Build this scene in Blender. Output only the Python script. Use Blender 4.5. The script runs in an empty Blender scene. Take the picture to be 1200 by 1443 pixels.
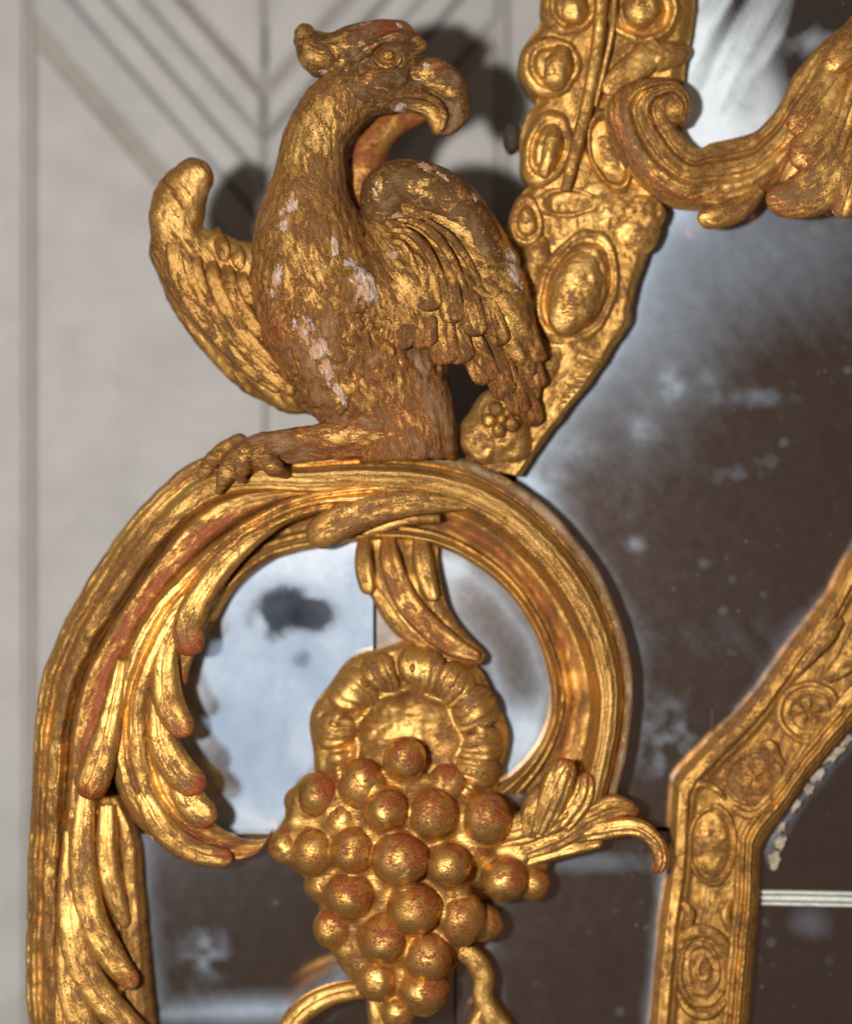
import bpy, math
import numpy as np

# ------------------------------------------------------------------ camera, world, lamps, exposure
# One modelling unit ("u") is half a millimetre. x runs right, y runs down, d comes towards the viewer;
# the carving's back plane is d = 0. W() turns such a point into metres.
S = 0.0005
DIST = 3000.0                       # camera to the back plane, in u
CX, CY = 600.0, 721.5
sc = bpy.context.scene
col = sc.collection

cam_d = bpy.data.cameras.new('camera')
cam = bpy.data.objects.new('camera', cam_d)
col.objects.link(cam)
cam.location = (0, -DIST * S, 0)
cam.rotation_euler = (math.radians(90), 0, 0)
cam_d.sensor_fit = 'VERTICAL'
cam_d.sensor_height = 36.0
cam_d.lens = 36.0 * DIST / 1443.0
cam_d.clip_start = 0.05
cam_d.clip_end = 50
cam_d.dof.use_dof = True
cam_d.dof.focus_distance = (DIST - 100) * S
cam_d.dof.aperture_fstop = 1.05
sc.camera = cam

world = bpy.data.worlds.new('World')
sc.world = world
world.use_nodes = True
bg = world.node_tree.nodes['Background']
bg.inputs[0].default_value = (0.30, 0.20, 0.145, 1)
bg.inputs[1].default_value = 0.25


def lamp(name, loc, target, size, power, color, size_y=None):
    ld = bpy.data.lights.new(name, 'AREA')
    ld.energy = power
    ld.color = color
    ld.size = size
    if size_y:
        ld.shape = 'RECTANGLE'
        ld.size_y = size_y
    o = bpy.data.objects.new(name, ld)
    o.location = loc
    v = np.array(target, float) - np.array(loc, float)
    v /= np.linalg.norm(v)
    from mathutils import Vector
    o.rotation_euler = Vector(v).to_track_quat('-Z', 'Y').to_euler()
    col.objects.link(o)
    return o


lamp('flash_lamp', (-0.41, -1.50, 0.03), (0, 0, 0), 0.075, 33.0, (1.0, 0.95, 0.89))
lamp('pane_reflection_lamp', (-0.52, -1.52, -0.42), (-0.1, 0, -0.12), 0.62, 0.85, (0.60, 0.78, 1.0), 0.62)  # added cool panel, out of view, for the tilted pale pane to mirror
lamp('overhead_fill_lamp', (0.35, -1.0, 1.7), (0, 0, 0), 0.8, 3.2, (1.0, 0.88, 0.74))  # added warm fill from above, no visible source

vs = sc.view_settings
vs.view_transform = 'Standard'
vs.look = 'None'
vs.exposure = 0.0
vs.gamma = 1.0
vs.use_curve_mapping = False
sc.cycles.use_denoising = True
sc.cycles.max_bounces = 6
sc.cycles.sample_clamp_indirect = 6.0


# ------------------------------------------------------------------ numeric helpers
def W(P, k=1.0):
    """(N,3) array of x,y,d in u -> metres; k brings a part of known depth to its true size."""
    P = np.asarray(P, float)
    out = np.empty_like(P)
    out[:, 0] = (P[:, 0] - CX) * k * S
    out[:, 1] = -P[:, 2] * S
    out[:, 2] = (CY - P[:, 1]) * k * S
    return out


def K(d0):
    return (DIST - d0) / DIST


def _hash(i, j, k, s):
    h = (i * 374761393 + j * 668265263 + k * 1274126177 + s * 974634533) & 0xffffffff
    h = ((h ^ (h >> 13)) * 1103515245) & 0xffffffff
    h = ((h ^ (h >> 16)) * 2654435761) & 0xffffffff
    return ((h ^ (h >> 15)) & 0xffff) / 65535.0


def vnoise(P, s=0):
    P = np.asarray(P, float)
    I = np.floor(P).astype(np.int64)
    F = P - I
    F = F * F * (3 - 2 * F)
    r = 0
    for a in (0, 1):
        for b in (0, 1):
            for c in (0, 1):
                w = (F[..., 0] if a else 1 - F[..., 0]) * (F[..., 1] if b else 1 - F[..., 1]) * (F[..., 2] if c else 1 - F[..., 2])
                r = r + w * _hash(I[..., 0] + a, I[..., 1] + b, I[..., 2] + c, s)
    return r * 2 - 1


def fbm(P, f, octv=3, s=0):
    r = 0
    a = 1.0
    P = np.asarray(P, float)
    for o in range(octv):
        r = r + a * vnoise(P * f, s + o * 17)
        f *= 2.03
        a *= 0.5
    return r


def crom(pts, tt):
    """Catmull-Rom through pts (k,c) at params tt in 0..1 (uniform per index)."""
    p = np.asarray(pts, float)
    k = len(p)
    if k == 2:
        return p[0] + (p[1] - p[0]) * tt[:, None]
    e = np.vstack([2 * p[0] - p[1], p, 2 * p[-1] - p[-2]])
    x = np.clip(tt, 0, 1) * (k - 1)
    i = np.minimum(x.astype(int), k - 2)
    f = (x - i)[:, None]
    p0, p1, p2, p3 = e[i], e[i + 1], e[i + 2], e[i + 3]
    return 0.5 * (2 * p1 + (p2 - p0) * f + (2 * p0 - 5 * p1 + 4 * p2 - p3) * f ** 2 + (3 * p1 - p0 - 3 * p2 + p3) * f ** 3)


def even(pts, n):
    """params that step evenly along the curve, and its length"""
    t = np.linspace(0, 1, 400)
    q = crom(pts, t)[:, :2]
    L = np.concatenate([[0], np.cumsum(np.hypot(*np.diff(q, axis=0).T))])
    return np.interp(np.linspace(0, L[-1], n), L, t), L[-1]


def sst(a, b, x):
    t = np.clip((x - a) / (b - a), 0, 1)
    return t * t * (3 - 2 * t)


def dome(u, p=0.5):
    return np.clip(1 - (2 * u - 1) ** 2, 0, 1) ** p


def prof(keys, u):
    """smooth profile through (u,h) keys"""
    k = np.array(keys, float)
    i = np.clip(np.searchsorted(k[:, 0], u, side='right') - 1, 0, len(k) - 2)
    f = np.clip((u - k[i, 0]) / (k[i + 1, 0] - k[i, 0]), 0, 1)
    f = f * f * (3 - 2 * f)
    return k[i, 1] * (1 - f) + k[i + 1, 1] * f


# ------------------------------------------------------------------ mesh building
def make(name, V, F, mat, parent=None, flow=None, chip=None, bole=None, k=1.0, smooth=True, kind=None, world_space=False):
    V = np.asarray(V, float)
    F = [np.asarray(f, np.int64) for f in (F if isinstance(F, list) else [F])]
    # consistent outward orientation
    vol = 0.0
    for f in F:
        for c in range(1, f.shape[1] - 1):
            a, b, d = V[f[:, 0]], V[f[:, c]], V[f[:, c + 1]]
            vol += np.einsum('ij,ij->i', a, np.cross(b, d)).sum()
    flip = vol < 0
    # the map to metres (x, -d, -y) keeps handedness
    me = bpy.data.meshes.new(name)
    co = V if world_space else W(V, k)
    nf = sum(len(f) for f in F)
    nl = sum(f.size for f in F)
    me.vertices.add(len(co))
    me.vertices.foreach_set('co', co.astype(np.float32).ravel())
    me.loops.add(nl)
    me.polygons.add(nf)
    li = np.concatenate([(f[:, ::-1] if flip else f).ravel() for f in F])
    tot = np.concatenate([np.full(len(f), f.shape[1]) for f in F])
    st = np.concatenate([[0], np.cumsum(tot)[:-1]])
    me.loops.foreach_set('vertex_index', li.astype(np.int32))
    me.polygons.foreach_set('loop_start', st.astype(np.int32))
    me.polygons.foreach_set('loop_total', tot.astype(np.int32))
    me.polygons.foreach_set('use_smooth', np.full(nf, smooth))
    me.update(calc_edges=True)
    me.validate()
    fl = V if flow is None else flow
    at = me.attributes.new('flow', 'FLOAT_VECTOR', 'POINT')
    at.data.foreach_set('vector', np.asarray(fl, np.float32).ravel())
    for nm, arr in (('chip', chip), ('bole', bole)):
        if arr is not None:
            at = me.attributes.new(nm, 'FLOAT', 'POINT')
            at.data.foreach_set('value', np.asarray(arr, np.float32).ravel())
    me.materials.append(mat)
    o = bpy.data.objects.new(name, me)
    col.objects.link(o)
    if parent is not None:
        o.parent = parent
    if kind:
        o['kind'] = kind
    return o


def loop_faces(n, L):
    i = np.arange(n - 1)[:, None]
    j = np.arange(L)[None, :]
    j2 = (j + 1) % L
    f = np.stack([i * L + j, (i + 1) * L + j, (i + 1) * L + j2, i * L + j2], -1).reshape(-1, 4)
    caps0 = np.arange(L)[None, ::1]
    caps1 = ((n - 1) * L + np.arange(L))[None, ::-1]
    return [f, caps0, caps1]


_seed = [0]


def empty(name, parent=None, x=0, y=0, d=0):
    o = bpy.data.objects.new(name, None)
    o.empty_display_size = 0.02
    col.objects.link(o)
    if parent is not None:
        o.parent = parent
    return o


def blobs(P, spec):
    """stain mask with ragged edge: spec = (x, y, rx, ry, degrees)"""
    m = np.zeros(len(P))
    for (x, y, rx, ry, a) in spec:
        c, s = math.cos(math.radians(a)), math.sin(math.radians(a))
        dx, dy = P[:, 0] - x, P[:, 1] - y
        r = np.hypot((dx * c + dy * s) / rx, (-dx * s + dy * c) / ry)
        m = np.maximum(m, np.clip(1.5 - r, 0, 1.5) / 1.5)
    return m


def loft(name, parent, pairs, h, mat, d0=30, back=0, step=2.6, mstep=2.2, wob=1.0, bole=None, chip=None, kind=None, facet=None):
    """Solid between two rails. pairs = [(ax,ay,bx,by), ...]; h(T,U) = front height in d."""
    _seed[0] += 1
    sd = _seed[0]
    p = np.asarray(pairs, float)
    mid = (p[:, :2] + p[:, 2:]) / 2
    _, Lm = even(mid, 10)
    n = max(8, int(Lm / step))
    tt, _ = even(mid, n)
    R = crom(p, tt)
    wid = np.hypot(R[:, 0] - R[:, 2], R[:, 1] - R[:, 3])
    m = max(8, int(wid.max() / mstep))
    u = np.linspace(0, 1, m)
    T, U = np.meshgrid(np.linspace(0, 1, n), u, indexing='ij')
    X = R[:, None, 0] * (1 - U) + R[:, None, 2] * U
    Y = R[:, None, 1] * (1 - U) + R[:, None, 3] * U
    Z = h(T, U)
    Q = np.stack([X, Y, Z], -1)
    nz = fbm(Q.reshape(-1, 3), 1 / 26., 2, sd).reshape(n, m) * 1.5 + fbm(Q.reshape(-1, 3), 1 / 9., 2, sd + 5).reshape(n, m) * 0.55
    if facet is not None:
        nz = nz + facet(T, U, Q)
    Q[..., 2] += nz * wob
    jx = fbm(np.stack([T * Lm, U * 0, U * 0], -1).reshape(-1, 3), 1 / 18., 2, sd + 9).reshape(n, m) * wob * 0.9
    ex = (R[:, None, 2] - R[:, None, 0]) / np.maximum(wid, 1)[:, None]
    ey = (R[:, None, 3] - R[:, None, 1]) / np.maximum(wid, 1)[:, None]
    Q[..., 0] += jx * ex
    Q[..., 1] += jx * ey
    # side walls fall to the back plane in two steps
    def side(j, inw):
        a = Q[:, j].copy()
        a[:, 2] = back + (a[:, 2] - back) * 0.5
        b = Q[:, j].copy()
        b[:, 2] = back
        b[:, 0] += inw * ex[:, 0] * np.minimum(4, wid * 0.1)
        b[:, 1] += inw * ey[:, 0] * np.minimum(4, wid * 0.1)
        return a, b
    a0, b0 = side(0, 1)
    a1, b1 = side(-1, -1)
    P = np.concatenate([Q, a1[:, None], b1[:, None], b0[:, None], a0[:, None]], 1)
    L = P.shape[1]
    uu = np.concatenate([u, [1.02, 1.05, -0.05, -0.02]])
    fl = np.stack([np.broadcast_to(np.linspace(0, Lm, n)[:, None], (n, L)), wid[:, None] * uu[None, :], np.full((n, L), sd * 53.0)], -1)
    V = P.reshape(-1, 3)
    kw = {}
    if bole is not None:
        TT = np.broadcast_to(np.linspace(0, 1, n)[:, None], (n, L)).ravel()
        UU = np.broadcast_to(uu[None], (n, L)).ravel()
        kw['bole'] = bole(TT, UU, V)
    if chip is not None:
        kw['chip'] = blobs(V, chip)
    return make(name, V, loop_faces(n, L), mat, parent, fl.reshape(-1, 3), k=K(d0), kind=kind, **kw)


def frond(name, parent, pts, mat, h=14, low=10, ribs=0, rdep=2.5, d0=60, rootw=True, step=2.6, tip=1.0, wob=0.8, crease=0.0,
          bole=None, chip=None, surf=None, barbs=0.0, ang=0.0, endround=True):
    """Tapering carved tongue: pts = (x, y, width, d) along its middle; lens-shaped section, rounded tip."""
    _seed[0] += 1
    sd = _seed[0]
    p = np.asarray(pts, float)
    _, Lm = even(p, 10)
    n = max(10, int(Lm / step))
    tt, _ = even(p, n)
    s = np.linspace(0, Lm, n)
    # denser steps at the tip
    if endround:
        w_end = p[-1, 2] * 0.5 * tip
        extra = Lm - w_end * (1 - np.array([0.75, 0.85, 0.92, 0.97, 0.99, 1.0]))
        s = np.unique(np.concatenate([s[s < Lm - w_end * 0.3], extra]))
        tt = np.interp(s, np.linspace(0, Lm, n), tt)
        n = len(s)
    C = crom(p, tt)
    tan = np.gradient(C[:, :2], s, axis=0)
    tan /= np.maximum(np.linalg.norm(tan, axis=1), 1e-6)[:, None]
    nor = np.stack([-tan[:, 1], tan[:, 0]], 1)
    w = np.maximum(C[:, 2], 1.0)
    env = np.ones(n)
    if endround:
        q = np.clip((s - (Lm - w_end)) / w_end, 0, 1)
        env = np.sqrt(np.clip(1 - q ** 2, 0.0004, 1))
    half = w * 0.5 * env
    m = max(9, int(w.max() / 2.3))
    u = np.linspace(-1, 1, m)
    du = np.sqrt(np.clip(1 - u ** 2, 0, 1))
    wn = np.clip(w / np.max(w), 0.35, 1)
    hz = h * (du ** 0.8)[None, :] * (env ** 0.8 * wn)[:, None]
    if ribs:
        hz = hz + rdep * (np.abs(np.sin(np.pi * ribs * (u + 1) / 2)) ** 0.6 - 0.6)[None, :] * (du ** 0.5)[None, :] * env[:, None]
    if crease:
        hz = hz - crease * np.exp(-(u / 0.16) ** 2)[None, :] * env[:, None]
    if barbs:
        ph = s[:, None] / 7.0 - np.abs(u)[None, :] * 2.2
        hz = hz + barbs * np.sin(ph * 2 * np.pi * 0.55) * (np.abs(u) ** 0.5 * du ** 0.4)[None, :] * env[:, None]
    X = C[:, 0][:, None] + nor[:, 0][:, None] * half[:, None] * u[None, :]
    Y = C[:, 1][:, None] + nor[:, 1][:, None] * half[:, None] * u[None, :]
    basez = C[:, 3][:, None] + ang * u[None, :] * half[:, None]
    if surf is not None:
        basez = basez + surf(X, Y)
    Z = basez + hz
    Q = np.stack([X, Y, Z], -1)
    Q[..., 2] += (fbm(Q.reshape(-1, 3), 1 / 15., 2, sd).reshape(n, m) * 1.2) * wob
    ul = np.linspace(1, -1, 7)[1:-1]
    dl = np.sqrt(1 - ul ** 2)
    Xl = C[:, 0][:, None] + nor[:, 0][:, None] * half[:, None] * ul[None, :]
    Yl = C[:, 1][:, None] + nor[:, 1][:, None] * half[:, None] * ul[None, :]
    bl = C[:, 3][:, None] + ang * ul[None, :] * half[:, None]
    if surf is not None:
        bl = bl + surf(Xl, Yl)
    Zl = bl - low * dl[None, :] * (env * wn)[:, None]
    P = np.concatenate([Q, np.stack([Xl, Yl, Zl], -1)], 1)
    L = P.shape[1]
    ua = np.concatenate([u, ul * 1.1])
    fl = np.stack([np.broadcast_to(s[:, None], (n, L)), half[:, None] * ua[None], np.full((n, L), sd * 53.0)], -1)
    V = P.reshape(-1, 3)
    kw = {}
    if bole is not None:
        TT = np.broadcast_to((s / Lm)[:, None], (n, L)).ravel()
        kw['bole'] = bole(TT, V)
    if chip is not None:
        kw['chip'] = blobs(V, chip)
    return make(name, V, loop_faces(n, L), mat, parent, fl.reshape(-1, 3), k=K(d0), **kw)


def boss(name, parent, cx, cy, rx, ry, ang, hfun, mat, base=20, back=0, d0=40, wob=1.7, bole=None, step=2.4, edge=None, surf=None):
    """Round carved ornament: hfun(R, TH) = height over base for R 0..1; edge(TH) = outline factor."""
    _seed[0] += 1
    sd = _seed[0]
    nr = max(6, int(max(rx, ry) / step))
    nt = max(20, int(2 * math.pi * max(rx, ry) / (step * 1.3)))
    r = np.linspace(0, 1, nr + 1)[1:]
    th = np.linspace(0, 2 * np.pi, nt, endpoint=False)
    R, TH = np.meshgrid(r, th, indexing='ij')
    E = edge(TH) if edge else 1 + 0.03 * np.sin(2 * TH + sd) + 0.025 * np.sin(3 * TH + 2 * sd) + 0.012 * np.sin(7 * TH + sd)
    c, s = math.cos(math.radians(ang)), math.sin(math.radians(ang))
    lx, ly = R * np.cos(TH) * rx * E, R * np.sin(TH) * ry * E
    X = cx + lx * c - ly * s
    Y = cy + lx * s + ly * c
    Z = base + hfun(R, TH)
    if surf is not None:
        Z = Z + surf(X, Y)
    Q = np.stack([X, Y, Z], -1)
    Q[..., 2] += fbm(Q.reshape(-1, 3), 1 / 14., 2, sd).reshape(R.shape) * wob
    z0 = base + float(np.mean(hfun(np.full(nt, 1e-4), th)))
    if surf is not None:
        z0 += float(surf(np.array([cx]), np.array([cy]))[0])
    skirt = Q[-1].copy()
    skirt[:, 2] = back
    V = np.vstack([[[cx, cy, z0]], Q.reshape(-1, 3), skirt, [[cx, cy, back]]])
    i = np.arange(nr)[:, None]
    j = np.arange(nt)[None]
    j2 = (j + 1) % nt
    f = np.stack([1 + i * nt + j, 1 + (i + 1) * nt + j, 1 + (i + 1) * nt + j2, 1 + i * nt + j2], -1).reshape(-1, 4)
    jj = np.arange(nt)
    jj2 = (jj + 1) % nt
    tri = np.stack([np.zeros(nt, int), 1 + jj, 1 + jj2], -1)
    last = len(V) - 1
    o0 = 1 + nr * nt
    tri2 = np.stack([np.full(nt, last), o0 + jj2, o0 + jj], -1)
    kw = {}
    if bole is not None:
        kw['bole'] = bole(V)
    fl = V + np.array([0, 0, sd * 31.0])
    return make(name, V, [f, tri, tri2], mat, parent, fl, k=K(d0), **kw)


# ---- solid modelling by signed distance, meshed with surface nets
class Solid:
    def __init__(self, lo, hi, h=2.5, zs=1.0):
        self.lo = np.array(lo, float)
        self.h = h
        n = np.ceil((np.array(hi, float) - self.lo) / h).astype(int) + 1
        self.ax = [self.lo[i] + np.arange(n[i]) * h for i in range(3)]
        self.f = np.full(tuple(n), 60.0, np.float32)

    def _sub(self, lo, hi):
        sl = []
        for i in range(3):
            a = int(np.clip(np.floor((lo[i] - self.lo[i]) / self.h), 0, self.f.shape[i] - 1))
            b = int(np.clip(np.ceil((hi[i] - self.lo[i]) / self.h) + 1, a + 1, self.f.shape[i]))
            sl.append(slice(a, b))
        g = np.meshgrid(*[self.ax[i][sl[i]] for i in range(3)], indexing='ij', sparse=True)
        return tuple(sl), g

    def _put(self, sl, d, k, op):
        a = self.f[sl]
        if op == 'u':
            hh = np.clip(0.5 + 0.5 * (a - d) / k, 0, 1)
            self.f[sl] = a * (1 - hh) + d * hh - k * hh * (1 - hh)
        else:
            d = -d
            hh = np.clip(0.5 - 0.5 * (a - d) / k, 0, 1)
            self.f[sl] = a * (1 - hh) + d * hh + k * hh * (1 - hh)

    def ell(self, c, r, rot=0, k=8, op='u'):
        R = max(r) + k + 20
        sl, (x, y, z) = self._sub(np.array(c) - R, np.array(c) + R)
        cs, sn = math.cos(math.radians(rot)), math.sin(math.radians(rot))
        dx, dy, dz = x - c[0], y - c[1], z - c[2]
        a, b = (dx * cs + dy * sn), (-dx * sn + dy * cs)
        k0 = np.sqrt((a / r[0]) ** 2 + (b / r[1]) ** 2 + (dz / r[2]) ** 2)
        k1 = np.sqrt((a / r[0] ** 2) ** 2 + (b / r[1] ** 2) ** 2 + (dz / r[2] ** 2) ** 2)
        d = k0 * (k0 - 1) / np.maximum(k1, 1e-6)
        self._put(sl, d.astype(np.float32), k, op)
        return self

    def chain(self, pts, k=8, op='u', zf=1.0, m=5):
        """pts = (x,y,d,r); zf squashes the section in depth"""
        p = np.asarray(pts, float)
        q = crom(p, np.linspace(0, 1, (len(p) - 1) * m + 1)) if len(p) > 2 else p
        R = q[:, 3].max() + k + 20
        sl, (x, y, z) = self._sub(q[:, :3].min(0) - R, q[:, :3].max(0) + R)
        best = None
        for a, b in zip(q[:-1], q[1:]):
            ab = b[:3] - a[:3]
            ab2 = np.array([ab[0], ab[1], ab[2] / zf])
            l2 = max((ab2 ** 2).sum(), 1e-6)
            px, py, pz = x - a[0], y - a[1], (z - a[2]) / zf
            t = np.clip((px * ab2[0] + py * ab2[1] + pz * ab2[2]) / l2, 0, 1)
            d = np.sqrt((px - t * ab2[0]) ** 2 + (py - t * ab2[1]) ** 2 + (pz - t * ab2[2]) ** 2) - (a[3] + (b[3] - a[3]) * t)
            best = d if best is None else np.minimum(best, d)
        self._put(sl, (best * min(1, zf)).astype(np.float32), k, op)
        return self

    def mesh(self):
        f = self.f
        s = f < 0
        c = np.zeros(tuple(np.array(f.shape) - 1), np.int8)
        for a in (0, 1):
            for b in (0, 1):
                for d in (0, 1):
                    c += s[a:a + c.shape[0], b:b + c.shape[1], d:d + c.shape[2]]
        act = (c > 0) & (c < 8)
        idx = np.full(act.shape, -1, np.int64)
        I = np.argwhere(act)
        idx[act] = np.arange(len(I))
        acc = np.zeros((len(I), 3))
        cnt = np.zeros(len(I))
        cor = [(a, b, d) for a in (0, 1) for b in (0, 1) for d in (0, 1)]
        val = {q: f[I[:, 0] + q[0], I[:, 1] + q[1], I[:, 2] + q[2]] for q in cor}
        for q in cor:
            for ax in range(3):
                if q[ax] == 0:
                    q2 = list(q)
                    q2[ax] = 1
                    v1, v2 = val[q], val[tuple(q2)]
                    cr = (v1 < 0) != (v2 < 0)
                    t = np.where(cr, v1 / np.where(cr, v1 - v2, 1), 0)
                    pt = np.tile(np.array(q, float), (len(I), 1))
                    pt[:, ax] = t
                    acc[cr] += pt[cr]
                    cnt[cr] += 1
        V = self.lo + (I + acc / cnt[:, None]) * self.h
        F = []
        for ax in range(3):
            n1, n2 = [(1, 2), (2, 0), (0, 1)][ax]
            sh = list(f.shape)
            A = [slice(None)] * 3
            B = [slice(None)] * 3
            A[ax] = slice(0, -1)
            B[ax] = slice(1, None)
            ch = s[tuple(A)] != s[tuple(B)]
            E = np.argwhere(ch)
            E = E[(E[:, n1] > 0) & (E[:, n2] > 0) & (E[:, n1] < sh[n1] - 1) & (E[:, n2] < sh[n2] - 1)]
            def cell(o1, o2):
                q = E.copy()
                q[:, n1] += o1
                q[:, n2] += o2
                return idx[q[:, 0], q[:, 1], q[:, 2]]
            quad = np.stack([cell(-1, -1), cell(0, -1), cell(0, 0), cell(-1, 0)], 1)
            pos = s[E[:, 0], E[:, 1], E[:, 2]]
            quad[~pos] = quad[~pos][:, ::-1]
            F.append(quad)
        F = np.concatenate(F)
        F = F[(F >= 0).all(1)]
        # two light smoothing passes
        for _ in range(2):
            a = np.zeros_like(V)
            cnt = np.zeros(len(V))
            for e in range(4):
                np.add.at(a, F[:, e], V[F[:, (e + 1) % 4]])
                np.add.at(cnt, F[:, e], 1)
            V = 0.5 * V + 0.5 * a / np.maximum(cnt, 1)[:, None]
        return V, F


def normals(V, F):
    n = np.cross(V[F[:, 2]] - V[F[:, 0]], V[F[:, 3]] - V[F[:, 1]])
    N = np.zeros_like(V)
    for e in range(4):
        np.add.at(N, F[:, e], n)
    return N / np.maximum(np.linalg.norm(N, axis=1), 1e-9)[:, None]


def solid_obj(name, parent, so, mat, disp=None, d0=80, chip=None, bole=None, flow=None):
    _seed[0] += 1
    V, F = so.mesh()
    N = normals(V, F)
    c = V.mean(0)
    if np.einsum('ij,ij->i', N, V - c).sum() < 0:
        N = -N
    amp = fbm(V, 1 / 30., 2, _seed[0]) * 1.6 + fbm(V, 1 / 10., 2, _seed[0] + 3) * 0.6
    if disp is not None:
        amp = amp + disp(V)
    V = V + N * amp[:, None]
    kw = {}
    if chip is not None:
        kw['chip'] = blobs(V, chip)
    if bole is not None:
        kw['bole'] = bole(V)
    fl = V + np.array([0, 0, _seed[0] * 41.0]) if flow is None else flow(V)
    return make(name, V, F, mat, parent, fl, k=K(d0), **kw)


# ------------------------------------------------------------------ materials
class N:
    def __init__(self, name):
        self.m = bpy.data.materials.new(name)
        self.m.use_nodes = True
        self.t = self.m.node_tree
        self.t.nodes.clear()
        self.out = self.t.nodes.new('ShaderNodeOutputMaterial')

    def n(self, ty, **kw):
        nd = self.t.nodes.new(ty)
        for k, v in kw.items():
            if k.startswith('i_'):
                key = k[2:]
                key = int(key) if key.isdigit() else key.replace('_', ' ')
                self.set(nd, key, v)
            else:
                setattr(nd, k, v)
        return nd

    def set(self, nd, key, v):
        if isinstance(v, bpy.types.NodeSocket):
            self.t.links.new(v, nd.inputs[key])
        else:
            nd.inputs[key].default_value = v

    def attr(self, name, out='Fac'):
        return self.n('ShaderNodeAttribute', attribute_name=name).outputs[out]

    def math(self, op, a, b=0.0, c=0.0):
        nd = self.n('ShaderNodeMath', operation=op)
        for i, v in enumerate((a, b, c)):
            self.set(nd, i, v)
        return nd.outputs[0]

    def ramp(self, v, lo, hi):
        nd = self.n('ShaderNodeMapRange', interpolation_type='SMOOTHSTEP')
        self.set(nd, 0, v)
        nd.inputs[1].default_value = lo
        nd.inputs[2].default_value = hi
        return nd.outputs[0]

    def scale(self, vec, s):
        nd = self.n('ShaderNodeVectorMath', operation='MULTIPLY')
        self.set(nd, 0, vec)
        nd.inputs[1].default_value = s
        return nd.outputs[0]

    def noise(self, vec, sc_, det=4, rough=0.6, dist=0.0):
        nd = self.n('ShaderNodeTexNoise')
        self.set(nd, 'Vector', vec)
        nd.inputs['Scale'].default_value = sc_
        nd.inputs['Detail'].default_value = det
        nd.inputs['Roughness'].default_value = rough
        nd.inputs['Distortion'].default_value = dist
        return nd.outputs[0]

    def mix(self, f, a, b):
        nd = self.n('ShaderNodeMix', data_type='RGBA')
        for key, v in ((0, f), (6, a), (7, b)):
            if isinstance(v, tuple) and len(v) == 3:
                v = (*v, 1)
            self.set(nd, key, v)
        return nd.outputs[2]

    def mixf(self, f, a, b):
        nd = self.n('ShaderNodeMix', data_type='FLOAT')
        for key, v in ((0, f), (2, a), (3, b)):
            self.set(nd, key, v)
        return nd.outputs[0]


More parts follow.
